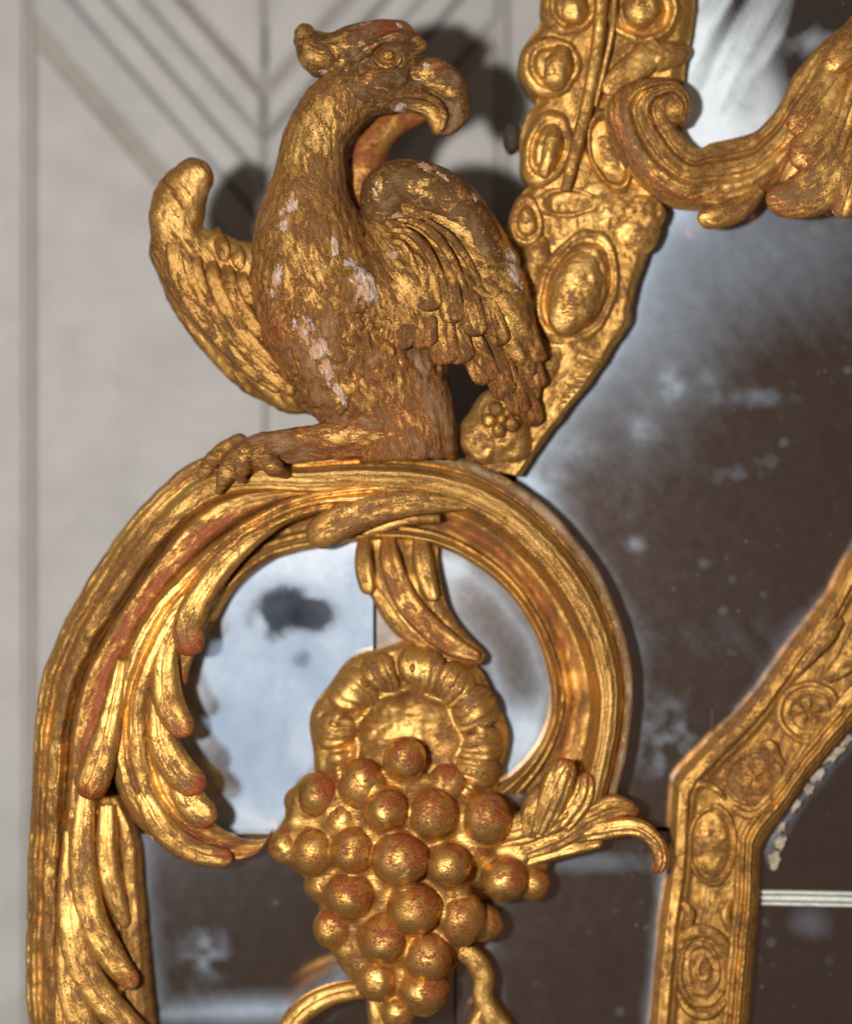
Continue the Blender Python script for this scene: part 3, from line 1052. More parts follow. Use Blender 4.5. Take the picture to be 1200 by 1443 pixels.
def facetA(T, U, Q):
    P = Q.reshape(-1, 3).copy()
    L = np.stack([T.ravel() * 2000 / 34., U.ravel() * 2.6, U.ravel() * 0], -1)
    r = vnoise(L, 5) + 0.6 * vnoise(L * np.array([2.4, 2.1, 1]), 8)
    return (np.round(r.reshape(T.shape) * 2.5) / 2.5 * 0.5 + r.reshape(T.shape) * 0.5) * 9.0 * (1 - sst(0.38, 0.47, T))


loft('scroll_band', frame, A, hA, M['bark'], d0=35, back=-54, facet=facetA, mstep=1.6, wob=0.6,
     bole=lambda T, U, V: 0.15 * np.clip(U, 0, 1) - 0.85 * sst(0.42, 0.5, T) * sst(0.3, 0.36, U))
FL = [(a * 1.0, b, a + (c - a) * 0.26, b + (d - b) * 0.26) for (a, b, c, d) in A[13:]]
loft('scroll_fillet', frame, FL, lambda T, U: 30 + 11 * dome(U, 0.35), M['fillet'], d0=35, back=10, wob=0.5)
B = [(225, 850, 300, 876), (275, 775, 330, 829), (340, 722, 380, 790), (420, 697, 437, 774), (483, 695, 500, 764), (547, 698, 558, 761),
     (600, 704, 610, 769), (645, 716, 655, 788), (690, 738, 698, 819), (728, 768, 733, 857), (765, 806, 757, 901), (798, 853, 771, 943),
     (823, 905, 777, 977), (837, 955, 776, 1011), (841, 985, 766, 1041), (838, 1035, 748, 1069), (828, 1085, 725, 1093), (817, 1127, 695, 1116)]


def hB(T, U):
    return prof([(0, 30), (0.06, 20), (0.14, 4), (0.4, -8), (0.62, 0), (0.72, 13), (0.75, 12), (0.80, 20), (0.9, 26), (1.0, 12)], U)


loft('scroll_cove', frame, B, hB, M['scroll'], d0=20, back=-54, mstep=1.8, wob=0.45, bole=lambda T, U, V: 0.55 * np.exp(-((U - 0.4) / 0.2) ** 2) - 0.5 * sst(0.74, 0.8, U))
A2 = [(86, 1330, 110, 1330), (87, 1200, 130, 1195), (92, 1105, 142, 1100), (98, 1020, 152, 1020), (112, 965, 162, 960), (140, 905, 185, 905), (178, 845, 226, 842),
      (220, 785, 280, 780), (265, 732, 335, 738), (318, 699, 395, 708), (400, 688, 480, 692), (470, 684, 540, 688)]
loft('scroll_ridge', frame, A2, lambda T, U: 22 + 24 * dome(U, 0.7) + 4 * np.sin(U * 9), M['scroll'], d0=40, back=0,
     bole=lambda T, U, V: 1.5 * np.exp(-((U - 0.62) / 0.3) ** 2) * sst(0.18, 0.3, T) * (1 - sst(0.72, 0.85, T)) * 0.7)
C = [(650, 692, 652, 712), (600, 682, 602, 720), (520, 676, 527, 727), (450, 688, 460, 724), (380, 712, 393, 744), (310, 755, 336, 790),
     (250, 805, 302, 855), (202, 860, 266, 905), (167, 930, 244, 965), (152, 1000, 238, 1020), (153, 1070, 247, 1078), (173, 1137, 268, 1130),
     (212, 1184, 298, 1163), (264, 1209, 330, 1182), (315, 1218, 352, 1188), (358, 1207, 372, 1186), (382, 1178, 380, 1174)]


def hC(T, U):
    taper = 1 - 0.75 * sst(0.78, 1.0, T)
    r1 = np.abs(np.sin(np.pi * (U * 3 + 0.10 * np.sin(T * 20)))) ** 0.55
    r2 = np.abs(np.sin(np.pi * (U * 9 + 0.3 * np.sin(T * 13)))) ** 0.7
    return 24 + (24 * dome(U, 0.55) + 11 * r1 + 1.2 * r2) * taper * sst(-0.02, 0.12, T)


loft('acanthus_leaf', frame, C, hC, M['bright'], d0=45, back=4, mstep=1.5, bole=lambda T, U, V: 0.7 * sst(0.8, 0.95, T) + 0.6 * blobs(V, [(280, 1160, 26, 22, 20)]))
tipbole = lambda T, V: 0.9 * sst(0.72, 1.0, T)
for pts, hh, rb in (
        ([(392, 732, 20, 40), (345, 766, 30, 46), (302, 812, 36, 52), (272, 862, 44, 56), (268, 896, 46, 62), (282, 920, 40, 66)], 17, 2),
        ([(258, 858, 22, 44), (236, 915, 34, 50), (234, 972, 44, 50), (247, 1010, 44, 54), (270, 1034, 34, 60)], 15, 3),
        ([(302, 842, 16, 22), (275, 885, 24, 26), (256, 930, 26, 28), (250, 970, 20, 28)], 10, 0),
        ([(222, 975, 22, 46), (228, 1040, 44, 50), (252, 1086, 50, 54), (288, 1114, 42, 58)], 15, 3),
        ([(244, 1085, 30, 48), (268, 1128, 46, 52), (302, 1160, 40, 58)], 14, 2),
        ([(172, 930, 18, 46), (160, 995, 32, 52), (148, 1048, 44, 56), (134, 1094, 50, 60), (122, 1124, 44, 60)], 17, 3),
        ([(200, 1115, 34, 48), (232, 1168, 40, 52), (275, 1200, 36, 50), (328, 1212, 26, 46)], 12, 3)):
    frond('leaf_lobe', frame, pts, M['bright'], h=hh, low=20, ribs=min(rb, 2), rdep=3.4, d0=50, bole=tipbole)
# tongue leaf over the top of the cove
frond('tongue_leaf', frame, [(660, 712, 16, 44), (600, 708, 34, 48), (545, 714, 44, 50), (495, 728, 52, 48), (458, 748, 50, 44), (434, 766, 34, 38)],
      M['scroll'], h=17, low=14, ribs=2, rdep=2.5, d0=50, bole=lambda T, V: 0.3 * T)
frond('tongue_leaf', frame, [(620, 730, 12, 26), (570, 732, 20, 28), (535, 742, 20, 26), (508, 752, 14, 22)], M['scroll'], h=9, low=10, d0=35)

# ---- leaf casing on the lower part of the scroll
D = [(84, 1475, 216, 1475), (87, 1390, 208, 1390), (85, 1300, 201, 1300), (87, 1230, 197, 1230), (90, 1165, 192, 1180), (104, 1112, 168, 1128)]
loft('scroll_casing', frame, D, lambda T, U: prof([(0, 24), (0.2, 34), (0.45, 28), (0.62, 18), (0.70, 14), (0.74, 22), (0.84, 27), (0.92, 26), (1, 14)], U), M['scroll'], d0=30, back=-54)
for pts in ([(120, 1110, 22, 34), (116, 1200, 34, 40), (128, 1290, 38, 42), (160, 1350, 34, 44), (193, 1390, 22, 46)],
            [(100, 1170, 18, 36), (100, 1280, 34, 42), (116, 1360, 42, 44), (152, 1415, 40, 44), (205, 1462, 26, 46)],
            [(94, 1260, 16, 38), (96, 1350, 32, 42), (108, 1420, 40, 46), (140, 1475, 36, 46)],
            [(150, 1135, 22, 26), (150, 1210, 30, 30), (163, 1270, 26, 30), (178, 1310, 14, 28)],
            [(92, 1360, 18, 40), (90, 1430, 26, 44), (100, 1490, 26, 44)]):
    pts = [(x, y, w * 1.22, d) for x, y, w, d in pts]
    frond('leaf_lobe', frame, pts, M['bright'], h=15, low=14, ribs=2, rdep=3.0, d0=40, bole=lambda T, V: 0.7 * sst(0.8, 1, T))

# ---- hanging stem leaf
st_leaf = loft('stem_leaf', frame, [(503, 752, 616, 752), (504, 790, 618, 790), (507, 818, 622, 828), (522, 842, 634, 862), (538, 872, 652, 888), (566, 902, 672, 908), (612, 926, 684, 922), (672, 938, 682, 930)],
               lambda T, U: (2 + 14 * sst(0.05, 0.3, T)) + (4 + 10 * sst(0.05, 0.3, T)) * dome(U, 0.5) + 4.0 * np.abs(np.sin(np.pi * (U * 5 + 0.2 * np.sin(T * 6)))) ** 0.6, M['bright'], d0=30, back=-4, mstep=1.6,
               bole=lambda T, U, V: 0.4 * T)
frond('leaf_lobe', frame, [(514, 752, 16, 2), (512, 778, 24, 24), (514, 805, 28, 31), (520, 838, 20, 34)], M['bright'], h=9, low=10, ribs=2, d0=35)
frond('leaf_lobe', frame, [(545, 750, 18, 4), (548, 780, 28, 28), (558, 815, 34, 36), (582, 860, 36, 38), (630, 905, 32, 36), (676, 928, 14, 34)], M['bright'], h=9, low=10, ribs=3, d0=38, bole=lambda T, V: 0.5 + 0 * T)
frond('leaf_lobe', frame, [(592, 750, 20, 4), (594, 780, 28, 27), (600, 815, 28, 34), (612, 848, 18, 35)], M['bright'], h=8, low=10, ribs=2, d0=38)

# ---- ruffled rosette that carries the grapes
def h_ros(R, TH):
    ruff = np.cos(TH * 9 + 0.8) * 0.5 + 0.5
    rim = 8 * sst(1.0, 0.93, R)
    pet = np.exp(-((R - 0.74) / 0.13) ** 2) * (10 + 20 * ruff ** 0.8)
    lines = 2.2 * np.sin(TH * 45) * np.exp(-((R - 0.74) / 0.12) ** 2)
    lip = (8 + 3 * np.cos(TH * 7)) * np.exp(-((R - 0.545 - 0.015 * np.cos(TH * 9)) / 0.07) ** 2)
    cup = -13 * sst(0.54, 0.22, R) + 10 * sst(0.62, 0.5, R)
    return rim + pet + lip * 0.8 + cup + lines


ros = boss('rosette', frame, 575, 1046, 139, 141, 0, h_ros, M['bright'], base=16, back=-4, d0=30,
           edge=lambda t: 1 + 0.022 * np.cos(t * 9 + 0.8) + 0.01 * np.sin(t * 4), step=2.0, wob=2.0)
for i, a in enumerate((-172, -138, -112, -80, -52, -26, 2, 22)):
    rw_ = (1.0, 1.25, 0.9, 1.3, 1.1, 1.2, 1.0, 0.8)[i]
    c, s_ = math.cos(math.radians(a)), math.sin(math.radians(a))
    frond('ruffle', ros, [(575 + 64 * c, 1046 + 64 * s_, 24 * rw_, 24), (575 + 84 * c - 4 * s_, 1046 + 84 * s_ + 4 * c, 38 * rw_, 38), (575 + 110 * c, 1046 + 110 * s_, 52 * rw_, 40), (575 + (134 + 4 * (i % 2)) * c, 1046 + (134 + 4 * (i % 2)) * s_, 54 * rw_, 24)], M['bright'],
          h=13, low=12, ribs=4, rdep=2.6, d0=40, tip=0.7, bole=lambda T, V: 0.25 + 0 * T)

# ---- grapes
GR = [(570, 1070, 31, 62), (510, 1107, 34, 58), (446, 1124, 31, 42), (424, 1135, 24, 28), (632, 1106, 27, 44), (545, 1140, 30, 82), (610, 1147, 35, 78),
      (685, 1157, 38, 56), (497, 1197, 30, 82), (440, 1203, 31, 58), (402, 1196, 27, 40), (563, 1207, 37, 96), (632, 1217, 32, 84), (492, 1262, 33, 70),
      (583, 1277, 37, 92), (650, 1295, 37, 66), (711, 1240, 33, 62), (752, 1250, 24, 40), (468, 1311, 28, 48), (541, 1322, 35, 74), (603, 1348, 33, 76),
      (530, 1382, 29, 58), (597, 1398, 34, 62), (455, 1252, 25, 38), (683, 1306, 26, 42), (498, 1348, 22, 40), (668, 1200, 26, 44), (738, 1205, 20, 30),
      (560, 1432, 24, 44), (480, 1160, 24, 50), (640, 1255, 24, 58), (530, 1165, 18, 62)]
bunch = Solid((360, 1025, -20), (800, 1475, 135), 3)
bunch.ell((565, 1195, 28), (126, 106, 38)).ell((562, 1320, 28), (96, 90, 32)).ell((705, 1205, 20), (74, 58, 22)).ell((455, 1180, 20), (62, 70, 24)).ell((500, 1280, 20), (50, 60, 26))
for (x, y, r, d) in GR:
    bunch.ell((x, y, d - r * 0.40), (r * 0.97, r * 0.97, r * 0.97), 0, 15)
gb = solid_obj('grape_bunch', frame, bunch, M['bright'], lambda V: 2.5 * vnoise(V / 18., 3), d0=50)
rng = np.random.default_rng(4)
for (x, y, r, d) in GR:
    r = r * 1.03
    nu, nv = 30, 20
    a = np.linspace(0, 2 * np.pi, nu, endpoint=False)
    b = np.linspace(0, np.pi, nv)[1:-1]
    Bv, Av = np.meshgrid(b, a, indexing='ij')
    P = np.stack([np.sin(Bv) * np.cos(Av), np.sin(Bv) * np.sin(Av), np.cos(Bv)], -1).reshape(-1, 3)
    P = np.vstack([P, [0, 0, 1], [0, 0, -1]])
    off = rng.uniform(0, 500, 3)
    sq = 1 + rng.uniform(-0.08, 0.08, 3)
    Vg = P * sq * (r * (1 + 0.05 * fbm(P * 1.0 + off, 1.2, 3, 3)))[:, None]
    nr = nv - 2
    i = np.arange(nr - 1)[:, None]
    j = np.arange(nu)[None]
    f = np.stack([i * nu + j, (i + 1) * nu + j, (i + 1) * nu + (j + 1) % nu, i * nu + (j + 1) % nu], -1).reshape(-1, 4)
    jj = np.arange(nu)
    t1 = np.stack([np.full(nu, nr * nu), jj, (jj + 1) % nu], -1)
    t2 = np.stack([np.full(nu, nr * nu + 1), (nr - 1) * nu + (jj + 1) % nu, (nr - 1) * nu + jj], -1)
    top = 0.9 * np.clip(-P[:, 1] * 0.7 + P[:, 0] * 0.35 + 0.30 * P[:, 2] - 0.10, -0.5, 1)
    make('grape', Vg + np.array([x, y, d - r * 0.36]), [f, t1, t2], M['grape'], gb, flow=Vg + off, bole=top, k=K(60))

# ---- sprig to the lower right of the bunch
for pts, hh, rb in (
        ([(690, 1185, 30, 34), (735, 1170, 48, 40), (775, 1150, 56, 46), (815, 1135, 44, 48)], 14, 4),
        ([(735, 1205, 26, 36), (790, 1180, 36, 42), (840, 1150, 30, 44), (880, 1140, 22, 44), (900, 1148, 16, 40)], 12, 3),
        ([(758, 1175, 34, 44), (776, 1130, 46, 54), (788, 1095, 44, 62), (802, 1068, 30, 66)], 16, 4),
        ([(745, 1180, 30, 44), (752, 1140, 36, 48), (768, 1108, 28, 50)], 12, 3),
        ([(790, 1165, 34, 46), (818, 1125, 38, 52), (826, 1088, 26, 56)], 13, 3),
        ([(780, 1185, 26, 34), (840, 1172, 30, 42), (890, 1165, 28, 50), (920, 1182, 24, 56), (929, 1208, 22, 58), (922, 1230, 18, 58)], 13, 3),
        ([(740, 1215, 24, 34), (790, 1200, 24, 38), (840, 1190, 18, 40), (850, 1190, 12, 40)], 10, 2),
        ([(820, 1150, 20, 46), (862, 1130, 22, 48), (895, 1140, 16, 46)], 10, 2)):
    frond('sprig_leaf', frame, pts, M['bright'], h=hh, low=16, ribs=rb, rdep=3.2, d0=50, bole=lambda T, V: 0.6 * sst(0.5, 1, T))
# ---- tendrils under the bunch
frond('tendril', frame, [(530, 1396, 24, 18), (490, 1398, 30, 22), (455, 1408, 33, 24), (425, 1428, 35, 24), (404, 1456, 34, 22), (394, 1495, 32, 20)], M['bright'], h=15, low=14, d0=30, ribs=2)
frond('tendril', frame, [(632, 1335, 26, 26), (662, 1346, 32, 30), (680, 1374, 32, 30), (680, 1406, 30, 28), (694, 1436, 34, 26), (722, 1472, 36, 24)], M['bright'], h=14, low=14, d0=30)
frond('tendril', frame, [(535, 1400, 40, 20), (540, 1440, 44, 22), (548, 1480, 40, 22)], M['bright'], h=15, low=14, d0=30, ribs=3)
frond('tendril', frame, [(690, 1418, 22, 28), (672, 1440, 24, 28), (660, 1480, 22, 28)], M['bright'], h=11, low=12, d0=30)

# ---- pier of the main frame, upper part with lobes
PU = [(766, -40, 984, -40), (764, 0, 981, 0), (762, 28, 978, 28), (742, 58, 974, 55), (731, 90, 968, 90), (742, 120, 964, 120), (756, 140, 960, 140), (740, 165, 955, 165),
      (732, 200, 946, 200), (741, 240, 936, 240), (748, 268, 930, 262)]
loft('pier_moulding', frame, PU, lambda T, U: prof([(0, 14), (0.1, 26), (0.36, 30), (0.5, 26), (0.9, 24), (1, 14)], U), M['pier'], d0=25, back=-54)
lob = lambda R, TH: 24 * np.sqrt(np.clip(1 - R ** 2, 0, 1)) - 7 * np.exp(-((R - 0.60) / 0.10) ** 2)
egg = lambda R, TH: 22 * np.sqrt(np.clip(1 - R ** 2, 0, 1))
ringb = lambda R, TH: 12 * np.exp(-((R - 0.82) / 0.13) ** 2) + 15 * np.sqrt(np.clip(1 - (R / 0.6) ** 2, 0, 1))
boss('lobe', frame, 803, 8, 42, 46, 0, lob, M['pier'], base=22, d0=35)
boss('lobe', frame, 777, 92, 46, 48, 12, lob, M['pier'], base=20, d0=35)
boss('bead', frame, 786, 94, 23, 36, 10, egg, M['pier'], base=30, d0=45)
boss('lobe', frame, 772, 208, 38, 58, 12, lob, M['pier'], base=20, d0=35)
boss('bead', frame, 775, 212, 17, 40, 14, egg, M['pier'], base=28, d0=45)
boss('bead', frame, 808, 12, 24, 24, 0, egg, M['pier'], base=30, d0=45)
frond('reeding', frame, [(850, -40, 20, 42), (842, 60, 20, 42), (826, 150, 20, 42), (806, 230, 18, 40), (797, 268, 16, 38)], M['pier'], h=9, low=14, d0=45, endround=False)
frond('reeding', frame, [(868, -40, 10, 36), (862, 40, 10, 36), (850, 100, 9, 36), (838, 150, 8, 36)], M['pier'], h=6, low=12, d0=40, endround=False)
boss('lobe', frame, 906, 14, 56, 50, 0, ringb, M['pier'], base=22, d0=35)
boss('bead', frame, 906, 8, 30, 30, 0, egg, M['pier'], base=28, d0=45)
frond('pier_leaf', frame, [(930, 60, 40, 24), (905, 85, 46, 26), (875, 105, 36, 30), (850, 130, 24, 32)], M['pier'], h=12, low=10, d0=40)
boss('lobe', frame, 858, 212, 32, 62, -14, lambda R, TH: 15 * np.exp(-((R - 0.85) / 0.13) ** 2) + 8 * np.exp(-(R / 0.45) ** 2), M['pier'], base=22, d0=35)
boss('lobe', frame, 935, 78, 40, 24, -20, egg, M['pier'], base=14, d0=30)
boss('pier_knob', frame, 722, 192, 13, 22, 0, egg, M['dark'], base=-10, back=-30, d0=0)
# lower part with the big oval
PL = [(752, 258, 925, 258), (736, 270, 932, 268), (724, 292, 933, 290), (723, 310, 929, 310), (728, 340, 920, 343), (738, 380, 906, 380), (748, 420, 894, 417), (750, 455, 887, 455), (735, 500, 862, 495), (712, 545, 838, 532),
      (690, 585, 802, 578), (668, 625, 765, 625), (650, 655, 735, 672)]
loft('pier_moulding', frame, PL, lambda T, U: prof([(0, 12), (0.12, 24), (0.5, 28), (0.9, 25), (0.97, 20), (1, 10)], U), M['pier'], d0=25, back=-54, wob=1.2)
boss('lobe', frame, 815, 405, 60, 92, 16, lambda R, TH: 26 * np.sqrt(np.clip(1 - (R / 0.98) ** 2, 0, 1)) - 8 * np.exp(-((R - 0.74) / 0.07) ** 2), M['pier'], base=20, d0=40)
boss('bead', frame, 812, 412, 38, 62, 18, lambda R, TH: 20 * np.clip(1 - R ** 2, 0, 1) ** 0.6, M['pier'], base=36, d0=50)
boss('lobe', frame, 742, 312, 26, 40, 0, lob, M['pier'], base=20, d0=35, wob=2.5, edge=lambda t: 1 + 0.06 * np.sin(3 * t))
boss('lobe', frame, 752, 388, 18, 36, 8, egg, M['pier'], base=10, d0=35)
boss('lobe', frame, 758, 352, 20, 30, 0, egg, M['pier'], base=14, d0=35)
boss('lobe', frame, 895, 325, 36, 36, 0, lambda R, TH: 12 * (1 - R ** 2), M['pier'], base=20, d0=30)
boss('lobe', frame, 905, 300, 34, 26, 10, lambda R, TH: 9 * (1 - R ** 2), M['pier'], base=24, d0=30, wob=3)
boss('lobe', frame, 800, 285, 50, 22, 0, lambda R, TH: -3 + 5 * np.exp(-((R - 0.8) / 0.15) ** 2), M['pier'], base=29, d0=30, wob=2)
boss('lobe', frame, 865, 300, 40, 26, 0, lambda R, TH: 8 * (1 - R ** 2), M['pier'], base=24, d0=30, wob=3)
for q in range(9):
    f_ = q / 8
    frond('carved_stroke', frame, [(808 + 30 * f_ - 46 * f_, 500 + 66 * f_, 5, 26), (832 - 46 * f_, 506 + 60 * f_, 7, 27), (850 - 52 * f_, 510 + 56 * f_, 4, 25)], M['pier'], h=3, low=6, d0=30)
boss('lobe', frame, 772, 520, 20, 52, 28, egg, M['pier'], base=12, d0=30, wob=2)
# flower boss under the wing
boss('flower_boss', frame, 700, 606, 52, 56, 15, lambda R, TH: 26 * np.clip(1 - R ** 2, 0, 1) ** 0.6 + 3 * np.sin(3 * TH + 1) * R, M['pier'], base=22, back=-20, d0=45, edge=lambda t: 1 + 0.07 * np.sin(3 * t + 0.4) + 0.04 * np.sin(5 * t), wob=2.5)
fl_ = boss('flower', frame, 706, 590, 30, 28, 0, lambda R, TH: 8 * np.sqrt(np.clip(1 - R ** 2, 0, 1)), M['pier'], base=44, back=30, d0=60)
for q in range(5):
    a = q * 2 * math.pi / 5 + 0.5
    boss('petal', fl_, 706 + 17 * math.cos(a), 590 + 16 * math.sin(a), 11, 11, 0, lambda R, TH: 11 * np.sqrt(np.clip(1 - R ** 2, 0, 1)), M['pier'], base=50, back=40, d0=60, bole=lambda V: np.full(len(V), 0.3))
boss('bead', fl_, 706, 590, 8, 8, 0, lambda R, TH: 9 * np.sqrt(np.clip(1 - R ** 2, 0, 1)), M['pier'], base=54, back=40, d0=60)

# ---- upper scroll with acanthus
Kp = [(1260, -10, 1280, 90), (1215, 20, 1232, 125), (1170, 47, 1185, 165), (1124, 99, 1136, 215), (1100, 145, 1096, 260), (1065, 182, 1050, 288), (1011, 197, 1002, 294), (985, 206, 950, 288),
      (968, 195, 910, 264), (956, 180, 877, 228), (948, 169, 858, 188), (943, 160, 853, 152), (941, 152, 874, 124), (943, 147, 912, 110), (949, 143, 948, 112), (955, 148, 968, 130), (957, 156, 973, 156), (950, 161, 962, 178)]


def hK(T, U):
    up = 18 * sst(0.45, 0.9, T)
    return 20 + up + prof([(0, 6), (0.08, 14), (0.2, 16), (0.26, 11), (0.36, 22), (0.5, 25), (0.56, 20), (0.68, 26), (0.84, 20), (0.9, 16), (1, 6)], U)


loft('upper_scroll', frame, Kp, hK, M['scroll'], d0=45, back=0, mstep=1.7, bole=lambda T, U, V: 0.5 * np.exp(-((U - 0.85) / 0.15) ** 2))
lm = Solid((1040, -40, -10), (1300, 330, 80), 3.5)
lm.chain([(1260, 40, 30, 60), (1205, 110, 32, 62), (1165, 190, 32, 60), (1140, 240, 28, 44)], k=8, zf=0.35)
lm.chain([(1230, 150, 30, 50), (1200, 220, 30, 46), (1180, 265, 28, 34)], k=10, zf=0.4)
solid_obj('acanthus_mass', frame, lm, M['scroll'], lambda V: 2.2 * np.sin((V[:, 0] * 0.85 + V[:, 1] * 0.5) / 5.0 + vnoise(V / 40., 2) * 2), d0=50)
boss('volute_eye', frame, 953, 152, 19, 22, 0, lambda R, TH: 14 * np.sqrt(np.clip(1 - R ** 2, 0, 1)), M['scroll'], base=40, back=10, d0=55)
for pts, hh, rb in (
        ([(1075, 262, 20, 34), (1048, 288, 34, 36), (1015, 302, 36, 38), (984, 306, 26, 40)], 12, 2),
        ([(1225, 60, 44, 48), (1185, 105, 58, 54), (1150, 150, 56, 58), (1112, 188, 34, 62)], 14, 3),
        ([(1230, 100, 44, 52), (1188, 165, 66, 58), (1148, 208, 66, 62), (1112, 230, 46, 64)], 16, 3),
        ([(1225, 150, 50, 52), (1192, 215, 74, 58), (1160, 258, 78, 58), (1122, 278, 62, 54), (1080, 280, 36, 48)], 18, 4),
        ([(1240, 160, 50, 54), (1208, 225, 56, 60), (1192, 275, 50, 62), (1184, 308, 34, 60)], 16, 3),
        ([(1250, 60, 40, 58), (1215, 110, 40, 66), (1190, 170, 34, 68), (1172, 225, 24, 68)], 12, 2),
        ([(1250, 20, 40, 54), (1205, 55, 48, 60), (1178, 85, 40, 64), (1160, 102, 26, 64)], 15, 2),
        ([(1250, 190, 50, 52), (1226, 250, 50, 56), (1214, 302, 32, 54)], 14, 3)):
    frond('acanthus_lobe', frame, pts, M['scroll'], h=hh, low=18, ribs=min(rb, 2), rdep=2.8, d0=60, bole=lambda T, V: 0.45 * sst(0.4, 1, T))

# ---- inner border with medallions
L = [(1262, 690, 1275, 960), (1200, 784, 1206, 1022), (1172, 837, 1180, 1050), (1123, 900, 1140, 1098), (1060, 985, 1104, 1148), (995, 1052, 1086, 1172), (965, 1084, 1078, 1186), (953, 1098, 1073, 1196), (950, 1106, 1071, 1202), (948, 1140, 1070, 1225), (943, 1225, 1069, 1276), (933, 1290, 1065, 1320), (924, 1370, 1060, 1375), (916, 1480, 1052, 1480)]


def hL(T, U):
    edge2 = prof([(0, 6), (0.05, 22), (0.13, 26), (0.19, 20), (0.27, 15), (0.70, 15), (0.74, 20), (0.79, 26), (0.83, 21), (0.87, 27), (0.92, 22), (0.96, 16), (1, 8)], U)
    return edge2


loft('inner_border', frame, L, hL, M['border'], d0=15, back=-54, mstep=1.8)
boss('medallion', frame, 1140, 1004, 48, 44, -20, lambda R, TH: 0.62 * (8 * np.exp(-((R - 0.88) / 0.09) ** 2) + 6 * np.exp(-((R - 0.62) / 0.09) ** 2) + np.exp(-((R - 0.25) / 0.2) ** 2) * (6 + 4 * np.cos(5 * TH))), M['border'], wob=2.2, base=16, back=0, d0=25)
boss('medallion', frame, 1004, 1192, 36, 58, 4, lambda R, TH: 0.62 * (9 * np.exp(-((R - 0.92) / 0.08) ** 2) + 13 * np.sqrt(np.clip(1 - (R / 0.78) ** 2, 0, 1))), M['border'], wob=2.2, base=15, back=0, d0=25, bole=lambda V: np.full(len(V), 0.2))
boss('medallion', frame, 991, 1368, 36, 58, 4, lambda R, TH: 0.62 * (8 * np.exp(-((R - 0.9) / 0.09) ** 2) + 6 * np.exp(-((R - 0.6) / 0.09) ** 2) + 8 * np.exp(-((R - 0.22) / 0.1) ** 2)), M['border'], wob=2.2, base=15, back=0, d0=25)
boss('medallion', frame, 1062, 1096, 44, 40, -40, lambda R, TH: 0.62 * (7 * np.exp(-((R - 0.9) / 0.1) ** 2) + 9 * np.clip(1 - R / 0.8, 0, 1) ** 0.5 * (1 + 0.3 * np.cos(4 * TH))), M['border'], wob=2.2, base=15, back=0, d0=25, bole=lambda V: np.full(len(V), 0.35))
for pts in ([(975, 1120, 8, 18), (985, 1105, 12, 20), (1008, 1112, 10, 20), (1024, 1128, 8, 18)],
            [(1032, 1138, 10, 18), (1055, 1150, 14, 20), (1080, 1138, 12, 20), (1100, 1112, 8, 18)],
            [(1072, 1052, 10, 18), (1085, 1050, 16, 22), (1094, 1066, 14, 20), (1106, 1080, 8, 18)],
            [(1118, 955, 12, 18), (1140, 925, 22, 22), (1165, 895, 26, 24), (1185, 870, 18, 22)],
            [(1165, 960, 14, 18), (1190, 935, 30, 24), (1208, 905, 34, 26), (1222, 880, 26, 24)],
            [(1180, 1000, 14, 18), (1200, 980, 24, 24), (1225, 960, 26, 24)],
            [(962, 1272, 10, 18), (972, 1290, 16, 21), (966, 1312, 10, 18)], [(1030, 1270, 10, 18), (1022, 1290, 16, 21), (1030, 1314, 10, 18)],
            [(958, 1340, 10, 18), (965, 1320, 18, 22), (990, 1312, 20, 23), (1020, 1328, 14, 22), (1024, 1350, 8, 19)],
            [(955, 1400, 8, 18), (970, 1425, 14, 21), (1000, 1432, 12, 21), (1024, 1410, 8, 18)],
            [(960, 1450, 12, 18), (990, 1470, 26, 22), (1010, 1500, 20, 20)]):
    frond('border_scrollwork', frame, pts, M['border'], h=4, low=6, d0=25, ribs=1, rdep=1.2, wob=1.6)
# ---- gesso flaking away from the border's edge
fl_r = np.random.default_rng(11)
for (x, y, a, ln, w) in ((1176, 1062, -42, 40, 12), (1150, 1092, -46, 26, 14), (1138, 1112, -50, 16, 16), (1120, 1136, -55, 22, 10), (1100, 1166, -52, 20, 8), (1098, 1188, -70, 22, 14), (1090, 1212, -76, 24, 18), (1190, 1044, -38, 26, 12)):
    c, s_ = math.cos(math.radians(a)), math.sin(math.radians(a))
    n_ = 15
    ang_ = np.linspace(0, 2 * np.pi, n_, endpoint=False)
    rr = 1 + fl_r.uniform(-0.38, 0.3, n_)
    px = x + (np.cos(ang_) * ln / 2 * c - np.sin(ang_) * w / 2 * s_) * rr
    py = y + (np.cos(ang_) * ln / 2 * s_ + np.sin(ang_) * w / 2 * c) * rr
    slab('gesso_flake', list(zip(px, py)), -10, -3 + fl_r.uniform(-2, 4), M['gesso'], -5)

# ------------------------------------------------------------------ the eagle
eagle = empty('carved_eagle')
eagle['label'] = 'worn giltwood eagle with hooked beak and half-raised wings, perched on the leafy scroll'
eagle['category'] = 'eagle'
CHIP = [(428, 468, 13, 22, -10), (446, 492, 18, 26, -30), (462, 520, 10, 26, -20), (478, 552, 6, 22, -25), (515, 398, 25, 20, 20), (520, 415, 20, 22, 0), (390, 398, 9, 22, 12),
        (412, 288, 9, 26, 10), (404, 316, 10, 14, 20), (398, 300, 6, 12, 0), (472, 350, 6, 20, 0), (545, 352, 14, 9, -20), (500, 372, 14, 8, -10)]
HCHIP = [(515, 26, 7, 5, -20), (508, 58, 5, 9, 20), (562, 30, 4, 7, -40), (515, 68, 6, 3, -30), (456, 95, 8, 3, -5), (487, 95, 3, 3, 0), (520, 170, 11, 4, -35), (560, 147, 12, 8, 10), (602, 88, 8, 4, 30), (545, 52, 24, 2.5, -14)]


